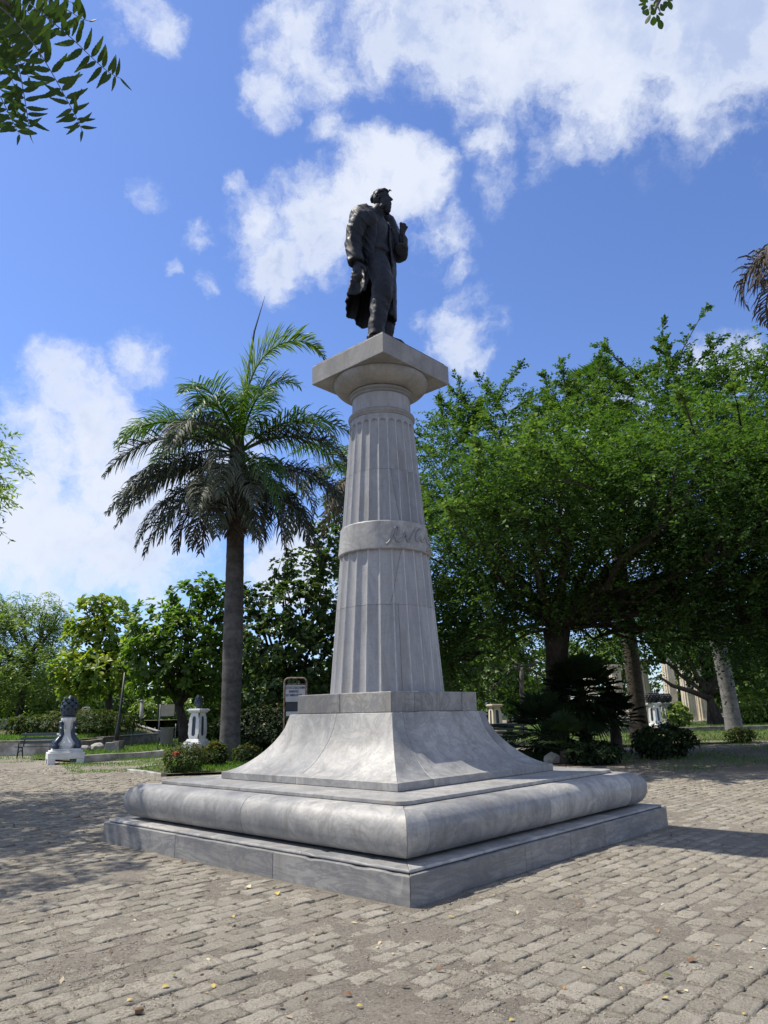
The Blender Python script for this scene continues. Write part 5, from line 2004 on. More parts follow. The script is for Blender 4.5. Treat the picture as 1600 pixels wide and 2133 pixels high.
mb.tube([at(1478, 1455, 57) - np.array(tw.location), at(1440, 1440, 56) - np.array(tw.location), at(1400, 1428, 55.5) - np.array(tw.location), at(1372, 1408, 55) - np.array(tw.location)], [.26, .2, .15, .06], 8)
mb.build('low_branch', BARK_DARK, tw, smooth=True)
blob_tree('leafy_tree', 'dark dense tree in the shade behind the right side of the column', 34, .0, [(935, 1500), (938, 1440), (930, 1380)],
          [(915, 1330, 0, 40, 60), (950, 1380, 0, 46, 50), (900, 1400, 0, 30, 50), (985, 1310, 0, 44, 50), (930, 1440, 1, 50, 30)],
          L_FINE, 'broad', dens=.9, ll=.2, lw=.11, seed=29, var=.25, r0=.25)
# the belt of trees farther back that closes the horizon
for i, (X, Y, h, w) in enumerate([(-66, 92, 11, 8), (-54, 84, 9, 7), (-45, 78, 8, 7), (-37, 84, 9, 6.5), (-29, 76, 7.5, 6), (-21, 82, 9, 6.5), (-14, 74, 7, 5.5), (-7, 84, 9, 6.5), (0, 78, 9, 6), (8, 86, 11, 7), (16, 92, 12, 7),
                                  (27, 98, 13, 8), (38, 96, 13, 8), (49, 92, 13, 8), (60, 98, 14, 9), (72, 104, 14, 9), (-80, 104, 12, 9), (44, 80, 10, 6)]):
    r_ = tree_base('distant_tree', (X, Y, 0), 'distant sunlit green tree in the belt closing off the park', 'tree', 'belt of trees behind the park')
    cr = Crown(700 + i)
    rg = np.random.default_rng(900 + i)
    for q in range(9):
        c = np.array([rg.normal(0, w * .42), rg.normal(0, w * .25), h * rg.uniform(.22, .84)])
        rad = np.array([w * .42, w * .36, h * .22])
        n = 150
        O, D = cr.points(c, rad, n, .5)
        cr.rosettes(O, unit(D + np.array([0, 0, .5])), 8, .52, .30, np.clip(.5 + .2 * D[:, 2] + rg.normal(0, .12, n), 0, 1))
    cr.build('crown', L_BACK, r_)
    MB().tube([(0, 0, -.3), (.1, 0, h * .3), (0, .1, h * .6)], [.35, .28, .12], 8).build('trunk', BARK_DARK, r_, smooth=True)


def bush(name, label, px, py, w, h, mat, n=260, ll=.10, lw=.05, var=.4, seed=0, cat='bush', Y=None, zg=0.0, kind='broad', group=None, d=None):
    b = gr(px, py, zg) if Y is None else at(px, py, Y)
    b = np.array([b[0], b[1], zg])
    r = tree_base(name, b, label, cat, group)
    cr = Crown(seed)
    rg = np.random.default_rng(seed)
    O, D = cr.points((0, 0, h * .52), (w / 2, (d or w * .8) / 2, h * .5), n, .35)
    O[:, 2] = np.clip(O[:, 2], .04, None)
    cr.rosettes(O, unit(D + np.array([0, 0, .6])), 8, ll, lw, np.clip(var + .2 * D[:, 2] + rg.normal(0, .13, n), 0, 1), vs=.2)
    cr.build('foliage', mat, r)
    st_ = MB()
    for q in range(9):
        a = rg.uniform(0, 6.28)
        st_.tube([(.1 * math.cos(a), .1 * math.sin(a), -.05), (.25 * w * math.cos(a), .22 * w * math.sin(a), h * .45), (.36 * w * math.cos(a), .33 * w * math.sin(a), h * .85)], [.022, .016, .007], 5)
    st_.build('stems', BARK_DARK, r)
    return r


ix = bush('flowering_bush', 'sprawling reddish green bush with a single orange flower at the flower bed corner', 384, 1612, 1.15, .78, L_BUSH, 330, .085, .036, .45, 31)
fl = MB()
for q in range(26):
    a, e = RNG.uniform(0, 6.28), RNG.uniform(.1, 1.5)
    fl.ball((.09 * math.cos(a) * math.cos(e), .09 * math.sin(a) * math.cos(e), .07 * math.sin(e)), .022, 6, 4)
fl.build('flower', plain('flower_red', (.42, .075, .03), .6, .3), ix, loc=(-.14, -.40, .52))
bush('bush', 'small leafy plant between the white pedestal and the palm trunk', 446, 1600, .8, .7, L_BUSH, 150, .12, .055, .5, 32)
bush('bush', 'small leafy plant to the right of the palm trunk', 512, 1592, .95, .6, L_BUSH, 130, .12, .055, .5, 33)
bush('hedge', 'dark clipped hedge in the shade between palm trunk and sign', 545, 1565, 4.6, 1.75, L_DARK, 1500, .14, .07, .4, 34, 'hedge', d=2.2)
bush('bush', 'bright bush tipped with pinkish leaves left of the sign frame', 580, 1545, 2.0, 2.35, leaf('leaf_pinkish', (.05, .08, .02), (.11, .15, .03), (.28, .10, .09), .3), 500, .13, .06, .5, 35)
bush('bush', 'tall sunlit bush behind the blue urn pedestal', 440, 1548, 2.0, 3.3, L_BACK, 750, .16, .10, .55, 36, Y=43)
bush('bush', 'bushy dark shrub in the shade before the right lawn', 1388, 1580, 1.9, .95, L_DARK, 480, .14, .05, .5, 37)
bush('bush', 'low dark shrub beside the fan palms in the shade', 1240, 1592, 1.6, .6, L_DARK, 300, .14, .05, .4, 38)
bush('bush', 'yellow green bush before the cream columns', 1412, 1508, 1.9, 1.7, L_BACK, 240, .26, .12, .8, 39, Y=52)
bush('bush', 'sunlit yellow green bush right of the pale leaning palm', 1562, 1502, 2.4, 2.2, L_BACK, 300, .26, .13, .75, 40, Y=56)
bush('bush', 'dark green shrub far right on the lawn edge', 1592, 1505, 3.0, 1.6, L_DARK, 320, .22, .1, .7, 41, Y=60)
bush('bush', 'thin young plant with bare twigs before the pale leaning palm', 1545, 1548, 1.2, .6, L_BUSH, 120, .14, .06, .35, 42)
bush('hedge', 'rough green growth on the raised bed behind the green bench', 150, 1540, 7.5, 1.3, L_BUSH, 900, .22, .08, .3, 43, 'hedge', Y=39, zg=.55, d=3)

for i, (px, w_, h_, Y_) in enumerate([(-30, 6, 3.4, 53), (70, 6, 3.0, 55), (150, 5, 3.6, 54), (215, 5, 3.0, 58), (280, 5, 3.4, 60), (335, 5, 3.0, 57)]):
    bush('bush', ['sunlit yellow green bush at the far left above the terrace wall', 'sunlit bush behind the curved trunk of the feathery tree', 'sunlit bush above the ornate pedestal finial', 'sunlit bush behind the straight trunk of the yellow green tree',
                  'sunlit bush behind the leaning lamp post', 'sunlit bush behind the litter bin plate'][i], px, 1500, w_, h_, L_BACK, 420, .30, .17, .6, 140 + i, Y=Y_, zg=1.2 if px < 250 else .1)

# ------------------------------------------------------------------ pedestals and urns


def cone_scales(parent, name, z0, h, r, mat, rows=7, per=9, tip=True):
    mb = MB()
    prof = lambda t: r * (math.sin(math.pi * min(1, .16 + .84 * t) ** .8) ** .75 if t < .999 else .02)
    mb.lathe([(max(.02, prof(t) * .88), z0 + h * t) for t in np.linspace(0, 1, 14)], 18)
    for j in range(rows):
        t = .05 + .8 * j / rows
        rr = prof(t)
        for k in range(per):
            a = 2 * math.pi * (k + .5 * (j % 2)) / per
            c = np.array([math.cos(a), math.sin(a), 0])
            s = np.array([-math.sin(a), math.cos(a), 0])
            w = rr * math.pi / per * 1.05
            hh = h / rows * 1.5
            b = c * rr * .86 + np.array([0, 0, z0 + h * t])
            V = [b - s * w, b + s * w, b + s * w * .75 + c * rr * .16 + UPV * hh * .55, b + c * rr * .10 + UPV * hh, b - s * w * .75 + c * rr * .16 + UPV * hh * .55, b + c * rr * .22 + UPV * hh * .4]
            mb.add(V, [(0, 1, 5), (1, 2, 5), (2, 3, 5), (3, 4, 5), (4, 0, 5)])
    return mb.build(name, mat, parent)


PA_ = gr(134, 1590) * [1, 1, 0]
p1_ = empty('ornate_pedestal', tuple(PA_), R(28))
tag(p1_, 'white bell shaped pedestal with blue scrolls and a blue cone finial on the plaza edge', 'pedestal')
b_ = MB()
for sx in (-1, 1):
    for sy in (-1, 1):
        b_.box((sx * .46, sy * .46, .06), (.24, .24, .2))
b_.box((0, 0, .27), (1.18, 1.18, .22))
b_.build('base', WHITE, p1_, bevel=.015)
s_ = MB()
s_.box((0, 0, .41), (1.06, 1.06, .055))
s_.box((0, 0, .47), (.9, .9, .06))
s_.build('step', WHITE, p1_, bevel=.012)
pr = [(.36, .50), (.37, .55), (.41, .58), (.43, .64), (.41, .70), (.35, .78), (.27, .90), (.215, 1.03), (.19, 1.15), (.185, 1.27), (.20, 1.36), (.235, 1.42), (.255, 1.47), (.25, 1.53), (.225, 1.56)]
MB().lathe(pr, 8, a0=math.pi / 8).build('shaft', WHITE, p1_, bevel=.012)
for k in range(4):
    a = math.pi / 4 + k * math.pi / 2
    c, s = math.cos(a), math.sin(a)
    mb = MB()
    P = []
    for t in np.linspace(0, 1, 16):
        z = .54 + .84 * t
        rr = np.interp(z, [p[1] for p in pr], [p[0] for p in pr]) + .06 + .045 * math.sin(t * 9.5)
        P.append((rr * c, rr * s, z))
    mb.tube(P, np.linspace(.095, .05, 16), 8)
    mb.ball((.53 * c, .53 * s, .58), .11, 10, 7)
    mb.ball((.33 * c, .33 * s, 1.37), .065, 8, 6)
    br = mb.build('scroll_bracket', BLUE, p1_, smooth=True)
    dt = MB()
    for t, rr in ((.78, .50), (.98, .40), (1.2, .33)):
        dt.ball(((rr) * c, (rr) * s, t), .035, 8, 5)
    dt.build('white_boss', WHITE, br, smooth=True)
fin = cone_scales(p1_, 'finial', 1.58, .74, .295, BLUEGREEN, 6, 7)
MB().lathe([(.2, 1.555), (.25, 1.565), (.25, 1.60), (.2, 1.61)], 16).build('finial_collar', BLUEGREEN, fin, smooth=True)


def panel_pedestal(px, py, Y, rz, label, finial, k=1.0, group='white panelled pedestals', mat=WHITE):
    b = at(px, py, Y)
    r = empty('panelled_pedestal', (b[0], b[1], 0), rz)
    tag(r, label, 'pedestal', group)
    r.scale = (k, k, k)
    mb = MB()
    mb.box((0, 0, .17), (.84, .84, .44))
    mb.box((0, 0, .42), (.74, .74, .06))
    base = mb.build('base', mat, r, bevel=.012)
    MB().box((0, 0, .50), (.66, .66, .1), taper=.86).build('base_moulding', mat, r, bevel=.01)
    # tapering shaft with a sunk arched panel in every face
    for q in range(4):
        f = r
        z0, z1, w0, w1, th = .552, 1.56, .27, .235, .05
        ca_, sa_ = math.cos(q * math.pi / 2), math.sin(q * math.pi / 2)

        def pt(x, z, d):
            w = w0 + (w1 - w0) * (z - z0) / (z1 - z0)
            X, Yy = x * w / w0, -(w - d)
            return (X * ca_ - Yy * sa_, X * sa_ + Yy * ca_, z)
        # ring between the face outline and the slot
        slot = []
        hw, zb, zt = .095, .66, 1.44
        for i in range(9):
            a = math.pi + math.pi * i / 8
            slot.append((hw * math.cos(a), zb + hw + hw * math.sin(a)))
        for i in range(9):
            a = math.pi * i / 8
            slot.append((hw * math.cos(a), zt - hw + hw * math.sin(a)))
        n = len(slot)
        outer = []
        for x, z in slot:
            ox = -w0 if x < -.001 else (w0 if x > .001 else 0)
            outer.append((max(-w0, min(w0, x * w0 / hw)), z0 if z <= zb + hw * .45 else (z1 if z >= zt - hw * .45 else z)))
        V = [pt(x, z, 0) for x, z in outer] + [pt(x, z, 0) for x, z in slot] + [pt(x, z, .035) for x, z in slot]
        Fs = []
        for i in range(n):
            j = (i + 1) % n
            Fs.append((i, j, n + j, n + i))
            Fs.append((n + i, n + j, 2 * n + j, 2 * n + i))
        MB().add(V, Fs).build('shaft_face', mat, r)
        MB().add([pt(x, z, .03) for x, z in slot], [tuple(range(n))]).build('panel', BLUE, r)
    mb = MB()
    mb.box((0, 0, 1.60), (.52, .52, .07), taper=1.16)
    mb.box((0, 0, 1.665), (.66, .66, .06))
    mb.box((0, 0, 1.71), (.56, .56, .03))
    mb.build('cap', mat, r, bevel=.012)
    if finial == 'urn':
        cone_scales(r, 'finial', 1.76, .50, .165, BLUEGREEN, 5, 7)
        MB().lathe([(.09, 1.725), (.12, 1.735), (.075, 1.77), (.1, 1.80)], 14).build('finial_foot', BLUEGREEN, r, smooth=True)
    if finial == 'cones':
        for dx in (-.24, .24):
            mb = MB()
            mb.lathe([(.04, 0), (.16, .03), (.24, .2), (.25, .36), (.2, .52), (.1, .6), (.02, .62)], 12, (dx, 0, 1.73))
            for j in range(5):
                for i in range(9):
                    a = 2 * math.pi * (i + .5 * (j % 2)) / 9
                    rr = (.2, .25, .26, .23, .15)[j]
                    mb.ball((dx + rr * math.cos(a), rr * math.sin(a), 1.82 + .115 * j), .065, 6, 4)
            mb.build('cone_ornament', IRON, r)
    return r


panel_pedestal(409, 1572, 31.6, R(-24), 'white panelled pedestal topped by a blue urn left of the palm trunk', 'urn', 1.05)
panel_pedestal(1368, 1520, 44.5, R(28), 'white panelled pedestal with dark cone ornaments standing on the right lawn', 'cones', 1.0)
panel_pedestal(1391, 1508, 52.0, R(20), 'grey white panelled pedestal with dark cones standing behind the first on the right', 'cones', 1.02, mat=CONC)
panel_pedestal(1033, 1516, 40.0, R(20), 'cream panelled pedestal without ornament behind the dark bench', None, 1.05, mat=CREAM)

# ------------------------------------------------------------------ benches


def bench(px, py, Y, rz, label, length=1.75, zg=0.0):
    b = at(px, py, Y)
    r = empty('bench', (b[0], b[1], zg), rz)
    tag(r, label, 'bench', 'dark slatted park benches')
    for x in (-length / 2 + .16, length / 2 - .16):
        mb = MB()
        mb.tube([(x, -.27, 0), (x, -.25, .25), (x, -.22, .43), (x, .1, .41), (x, .24, .46), (x, .30, .72), (x, .36, .98)], .028, 8)
        mb.tube([(x, .27, 0), (x, .20, .22), (x, .12, .41)], .028, 8)
        mb.tube([(x, -.25, .2), (x, 0, .3), (x, .2, .22)], .018, 6)
        mb.tube([(x, -.24, .43), (x, -.26, .62), (x, -.1, .66), (x, .25, .63)], .02, 8)
        mb.build('leg', IRON, r, smooth=True)
    for i in range(4):
        MB().box((0, -.21 + .115 * i, .448 - .004 * i), (length, .085, .032)).build('seat_slat', GREENP, r, bevel=.006)
    for i in range(3):
        o = MB().box((0, 0, 0), (length, .032, .105)).build('back_slat', GREENP, r, bevel=.006, loc=(0, .245 + .035 * i, .60 + .155 * i), rot=(R(-14), 0, 0))
    return r


bench(80, 1580, 30.6, R(4), 'dark green slatted bench against the stained low wall', 1.8)
bench(1052, 1560, 31.0, R(172), 'dark slatted bench seen from behind beside the flared marble base', 1.9)
bench(1300, 1540, 39.0, R(176), 'dark slatted bench behind the brown palm trunk', 1.9)

# ------------------------------------------------------------------ posts, bin, sign
b = at(236, 1563, 33.5)
lp = empty('lamp_post', (b[0], b[1], 0), 0)
tag(lp, 'thin black leaning lamp post on a concrete block left of the bin', 'lamp post')
MB().box((-.12, 0, .22), (.55, .5, .46), .3, .8).build('footing', CONC, lp, bevel=.02)
MB().box((.18, .05, .25), (.42, .5, .52), -.2, .8).build('footing', STONEW, lp, bevel=.02)
MB().tube([(.1, 0, .4), (.12, 0, .9), (.16, 0, 1.4), (.26, 0, 3.5)], [.12, .10, .06, .05], 10).build('post', IRON, lp, smooth=True)
#ln = MB().lathe([(.05, 0), (.12, .05), (.2, .35), (.22, .38), (.1, .5), (.02, .56)], 8, (.26, 0, 3.5)).build('lantern', IRON, lp)
for name, px, py, Y, h, r_, mt, lab in [('post', 292, 1522, 52, 2.6, .13, CONC, 'grey concrete post behind the ramp wall'),
                                        ('post', 327, 1522, 50, 3.0, .05, IRON, 'thin black post between concrete post and bin')]:
    b = at(px, py, Y)
    o = empty('post', (b[0], b[1], 0), 0)
    tag(o, lab, 'post')
    MB().tube([(0, 0, 0), (0, 0, h)], r_, 8).build('shaft', mt, o, smooth=True)
    MB().lathe([(r_ * 1.3, 0), (r_ * 1.4, .05), (r_ * .6, .09), (.01, .11)], 8, (0, 0, h)).build('post_cap', mt, o, smooth=True)
b = at(346, 1560, 33.0)
bn = empty('litter_bin', (b[0], b[1], 0), R(8))
tag(bn, 'grey cylindrical litter bin hung between two thin posts', 'litter bin')
MB().lathe([(.02, .36), (.24, .36), (.275, .40), (.285, 1.0), (.30, 1.02), (.30, 1.05), (.265, 1.05), (.25, .5), (.02, .48)], 24).build('drum', GALV, bn, smooth=True).data.set_sharp_from_angle(angle=R(40))
MB().tube([(-.36, 0, -.05), (-.36, 0, 2.05)], .022, 8).build('post', GALV, bn, smooth=True)
MB().tube([(.36, 0, -.05), (.36, 0, 1.2)], .022, 8).build('post', GALV, bn, smooth=True)
MB().tube([(-.36, 0, .8), (.36, 0, .8)], .015, 8).build('axle', GALV, bn, smooth=True)
MB().box((-.05, .02, 1.78), (.62, .02, .5)).build('plate', plain('tan_plate', (.36, .33, .27), .6), bn, bevel=.004)
b = at(178, 1500, 47.0)
fs = empty('folding_sign', (b[0], b[1], 1.57), R(-6))
tag(fs, 'small white folding sign standing on the pale coping of the terrace wall', 'sign')
MB().box((0, -.06, .28), (.58, .025, .50)).build('board', WHITE, fs, bevel=.008)
MB().tube([(-.26, -.06, 0), (-.26, -.05, .55), (-.2, -.05, .62), (.2, -.05, .62), (.26, -.05, .55), (.26, -.06, 0)], .018, 6).build('frame', WHITE, fs, smooth=True)
MB().tube([(-.24, .12, 0), (-.22, -.02, .58)], .014, 6).tube([(.24, .12, 0), (.22, -.02, .58)], .014, 6).build('rear_leg', WHITE, fs, smooth=True)

b = at(614, 1556, 30.0)
sg = empty('sign_frame', (b[0], b[1], 0), R(3))
tag(sg, 'rusty pipe framed sign with a painted Spanish text beside the marble base', 'sign')
hw, top = .45, 2.93
P = [(-hw, 0, -.1), (-hw, 0, top - .16)] + [(-hw + .16 - .16 * math.cos(a), 0, top - .16 + .16 * math.sin(a)) for a in np.linspace(.3, math.pi / 2, 4)]
P += [(hw - .16 + .16 * math.sin(a), 0, top - .16 + .16 * math.cos(a)) for a in np.linspace(.1, math.pi / 2 - .2, 4)] + [(hw, 0, top - .16), (hw, 0, -.1)]
MB().tube(P, .032, 8).build('pipe_frame', RUST, sg, smooth=True)
MB().tube([(-hw + .1, 0, top - .24), (hw - .05, 0, top - .24)], .02, 6).build('cross_bar', RUST, sg, smooth=True)
bd = MB().box((0, -.005, 2.32), (.80, .02, .66)).build('text_board', BOARD, sg, bevel=.004)
MB().box((0, -.005, 1.80), (.74, .02, .34)).build('lower_board', plain('dark_board', (.05, .06, .085), .5), sg, bevel=.004)
MB().box((0, -.005, 1.52), (.74, .02, .18)).build('base_board', BOARD, sg, bevel=.004)
for row, (txt, x, z) in enumerate([('DE TODO LO QUE EL HOMBRE', -.385, 2.50), ('SEMBRARE', -.27, 2.355), ('ESO TAMBIEN SEGARA', -.385, 2.21)]):
    cu = bpy.data.curves.new('t', 'FONT')
    cu.body = txt
    cu.size = .125
    cu.extrude = .001
    cu.offset = .0035
    to = bpy.data.objects.new('t', cu)
    COL.objects.link(to)
    me = bpy.data.meshes.new_from_object(to.evaluated_get(bpy.context.evaluated_depsgraph_get()))
    bpy.data.objects.remove(to)
    wd = max(v.co.x for v in me.vertices)
    want = (.77, .40, .66)[row]
    me.transform(Matrix.Translation((x, -.0175, z)) @ Matrix.Rotation(math.pi / 2, 4, 'X') @ Matrix.Diagonal((want / wd, 1, 1, 1)))
    link('lettering', me, NAVY, bd)

# ------------------------------------------------------------------ cream columns and buildings far right
for i, (px, Y, h, lab) in enumerate([(1291, 66, 5.2, 'cream fluted column leftmost of the colonnade, behind the dark bench'), (1347, 62, 5.4, 'cream fluted column between the brown palm trunk and the white pedestal'),
                                     (1404, 70, 6.4, 'cream fluted column behind the dark cone ornaments'), (1440, 66, 5.4, 'cream fluted column left of the dark twin trunks, paired with another'),
                                     (1466, 67, 5.4, 'cream fluted column touching the dark straight trunk'), (1235, 68, 5.0, 'cream fluted column glimpsed through the fan palms')]):
    b = at(px, 1500, Y)
    r_ = empty('fluted_column', (b[0], b[1], 0), 0)
    tag(r_, lab, 'column', 'cream fluted columns on the right lawn')
    V, Fs = [], []
    n = 80
    for z, rr in ((.25, .60), (h * .5, .57), (h - .5, .52)):
        for k in range(n):
            t = 2 * math.pi * k / n
            V.append((rr * (1 - .07 * (k % 5 in (1, 2, 3))) * math.cos(t), rr * (1 - .07 * (k % 5 in (1, 2, 3))) * math.sin(t), z))
    for a in range(2):
        for k in range(n):
            Fs.append((a * n + k, a * n + (k + 1) % n, (a + 1) * n + (k + 1) % n, (a + 1) * n + k))
    MB().add(V, Fs).build('shaft', CREAM, r_)
    MB().box((0, 0, .1), (1.5, 1.5, .28)).build('base', CREAM, r_, bevel=.02)
    MB().lathe([(.52, h - .5), (.56, h - .46), (.56, h - .4), (.7, h - .22), (.3, h - .2)], 24).build('capital', CREAM, r_, smooth=True)
    MB().box((0, 0, h - .1), (1.45, 1.45, .2)).build('abacus', CREAM, r_, bevel=.02)


def building(name, loc, size, label, nx, nz, mat, arch=False, rz=0.0):
    r = empty(name, loc, rz)
    tag(r, label, 'building')
    w, d, h = size
    MB().box((0, d / 2, h / 2), (w, d, h)).build('wall', mat, r)
    MB().box((0, d / 2, h + .15), (w + .5, d + .5, .3)).build('roof', CONC, r)
    dk = plain('window_dark', (.04, .045, .05), .25, .2, spec=.5)
    for i in range(nx):
        for j in range(nz):
            x, z = -w / 2 + w * (i + .5) / nx, h * (j + .52) / nz
            ww, hh = w / nx * .42, h / nz * .55
            pts = [(-ww / 2, -hh / 2), (ww / 2, -hh / 2), (ww / 2, hh * .25)] + ([(ww / 2 * math.cos(a), hh * .25 + ww / 2 * math.sin(a)) for a in np.linspace(.3, 2.84, 7)] if arch else [(ww / 2, hh / 2), (-ww / 2, hh / 2)]) + [(-ww / 2, hh * .25)]
            n = len(pts)
            V = [(x + q[0], -.02, z + q[1]) for q in pts] + [(x + q[0] * 1.16, -.09, z + q[1] * 1.1) for q in pts]
            fr = MB().add(V, [(k, (k + 1) % n, n + (k + 1) % n, n + k) for k in range(n)]).build('window', WHITE, r)
            MB().add(V[:n], [tuple(range(n))]).build('pane', dk, fr)


building('pale_building', (62, 108, 0), (34, 12, 9), 'pale building with arched windows beyond the trees on the right', 8, 2, plain('pale_plaster', (.50, .49, .46), .8, .15), True, R(-12))
building('grey_building', (17, 118, 0), (8, 8, 14), 'small grey building showing through leaves beside the column', 3, 4, plain('grey_plaster', (.40, .42, .45), .8, .15))

# ------------------------------------------------------------------ stones, leaves and pods on the ground
rock_me = []
for s_ in range(4):
    bm = bmesh.new()
    bmesh.ops.create_icosphere(bm, subdivisions=2, radius=1)
    V = np.array([v.co[:] for v in bm.verts])
    nn_ = vnoise(V, 1.3, 80 + s_, 3)
    for v, q in zip(bm.verts, nn_):
        v.co *= 1 + .45 * q
        v.co.z = max(v.co.z, -.45)
    me = bpy.data.meshes.new('rock')
    bm.to_mesh(me)
    bm.free()
    rock_me.append(me)
for (px, py, r_, q, lab) in [(1150, 1590, .26, 0, 'pale angular stone in the shade beside the flared marble base'), (176, 1568, .30, 1, 'whitish boulder behind the ornate pedestal'), (203, 1567, .36, 2, 'grey flat boulder right of the whitish one'),
                             (289, 2110, .026, 3, 'round brown pebble at the bottom left of the pavers')]:
    b = gr(px, py)
    o = link('rock', rock_me[q], None, loc=(b[0], b[1], r_ * .4), rot=(0, 0, q * 1.3))
    if not o.data.materials:
        o.data.materials.append(plain('rock_stone', (.38, .36, .33) if q < 3 else (.2, .13, .08), .9, .35, 4, .5))
    o.scale = (r_, r_ * .8, r_ * .75)
    tag(o, lab, 'rock')
LEAFC = {'yellow': (.47, .36, .10), 'pale': (.60, .53, .33), 'orange': (.38, .20, .07), 'brown': (.19, .10, .05), 'green': (.16, .17, .04), 'dark': (.055, .045, .035), 'white': (.66, .65, .62)}
lmat = {k: plain('fallen_' + k, v, .6, .3, 20, .2) for k, v in LEAFC.items()}


def fallen_mesh(seed):
    rg = np.random.default_rng(seed)
    n = 7
    V = []
    bend, curl = rg.uniform(.1, .5), rg.uniform(.15, .5)
    for i in range(n):
        t = i / (n - 1)
        w = .34 * math.sin(math.pi * min(1, t * .96 + .03)) ** .8
        z = bend * t * (1 - t) + .08
        V += [(t - .5, -w, z + curl * w), (t - .5, 0, z), (t - .5, w * rg.uniform(.8, 1.1), z + curl * w)]
    Fs = []
    for i in range(n - 1):
        a = i * 3
        Fs += [(a, a + 3, a + 4, a + 1), (a + 1, a + 4, a + 5, a + 2)]
    return V, Fs


leafspots = [
    (579, 1862, 'yellow', .085, 'yellow green fallen leaf near the middle of the left plinth face'), (409, 1832, 'pale', .055, 'pale yellow leaf lying upright on pavers left of the plinth'),
    (486, 1910, 'yellow', .05, 'small yellow leaf out on the pavers before the left plinth face'), (444, 2055, 'yellow', .05, 'star shaped yellow leaf low on the left pavers'),
    (345, 2057, 'yellow', .055, 'yellow leaf beside a green one on the lower left pavers'), (362, 2033, 'green', .045, 'little green leaf on the lower left pavers'),
    (270, 2084, 'yellow', .04, 'yellow leaf above the round brown pebble'), (433, 2001, 'pale', .04, 'pale scrap of leaf on the middle left pavers'),
    (381, 1796, 'brown', .075, 'curled brown leaf close to the left end of the plinth'), (517, 1849, 'pale', .09, 'flat pale chip lying before the left plinth face'),
    (803, 1899, 'orange', .05, 'orange leaf just left of the near plinth corner'), (940, 1912, 'yellow', .055, 'yellow leaf right of the near plinth corner'),
    (917, 2021, 'brown', .055, 'brown leaf on pavers below the near plinth corner'), (687, 2030, 'brown', .045, 'folded brown leaf on the central pavers'),
    (724, 2072, 'brown', .06, 'reddish brown torn leaf low on the central pavers'), (749, 2096, 'yellow', .042, 'round yellow leaf at the bottom centre of the pavers'),
    (587, 2097, 'dark', .045, 'dark dry leaf at the bottom left of centre'), (807, 1932, 'dark', .05, 'dark pod just below the near plinth corner'),
    (844, 1940, 'dark', .045, 'second dark pod below the near plinth corner'), (1208, 1886, 'orange', .05, 'orange leaf on pavers before the right plinth face'),
    (1382, 1885, 'white', .05, 'white scrap on the pavers at middle right'), (1371, 1941, 'orange', .045, 'orange leaf on the right hand pavers below the white scrap'),
    (1193, 1994, 'orange', .045, 'small orange leaf among the uneven right pavers'), (1336, 2028, 'yellow', .05, 'mustard yellow leaf beside a dirt hollow at lower right'),
    (1390, 2036, 'green', .065, 'dark green curled leaf in the dirt hollow at lower right'), (1442, 2002, 'brown', .065, 'light brown curled leaf above the dirt hollow at right'),
    (1386, 2085, 'yellow', .055, 'bright yellow leaf low on the right pavers'), (1066, 2126, 'yellow', .04, 'yellow leaf at the bottom edge right of centre'),
    (1176, 2060, 'orange', .04, 'orange brown leaf tucked in a paver joint'), (1551, 2116, 'yellow', .035, 'tiny yellow leaf at the bottom right corner'),
    (1592, 1978, 'white', .035, 'white scrap at the right edge of the pavers'), (94, 1941, 'white', .035, 'white scrap on the left pavers')]
for i, (px, py, c, L, lab) in enumerate(leafspots):
    b = gr(px, py)
    V, Fs = fallen_mesh(i)
    me = pymesh('fallen_leaf', V, Fs)
    o = link('fallen_leaf', me, lmat[c], None, True, (b[0], b[1], float(swell(np.array([[b[0], b[1], 0]]))[0]) + .004), (RNG.normal(0, .2), RNG.normal(0, .2), RNG.uniform(0, 6.3)))
    o.scale = (L * .85, L * .85, L * .85)
    tag(o, lab, 'scrap' if 'scrap' in lab or 'chip' in lab else ('pod' if 'pod' in lab else 'leaf'))
pod = pymesh('seed_pod', *fallen_mesh(99))
pod.materials.append(lmat['dark'])
for i in range(30):
    X, Y = RNG.uniform(-9.5, -4), RNG.uniform(9, 22)
    if abs(X) > .53 * Y or max(map(abs, mloc(X, Y))) < 2.7:
        continue
    o = bpy.data.objects.new('seed_pod', pod)
    COL.objects.link(o)
    o.location = (X, Y, float(swell(np.array([[X, Y, 0]]))[0]) + .01)
    o.rotation_euler = (0, 0, RNG.uniform(0, 6))
    L = RNG.uniform(.05, .11)
    o.scale = (L, L, L * 1.3)
    tag(o, 'small dark dry pod on the shaded plaza left of the monument', 'pod', 'dry pods on the plaza')
o = link('fallen_leaf', pymesh('fallen_leaf', *fallen_mesh(77)), lmat['dark'], None, True, tuple(at(369, 1734, 9.3) * [1, 1, 0] + np.array([0, 0, .262])), (0, 0, .6))
o.scale = (.13, .13, .16)
tag(o, 'dark dry leaf lying on the edge of the lower marble ledge at left', 'leaf')

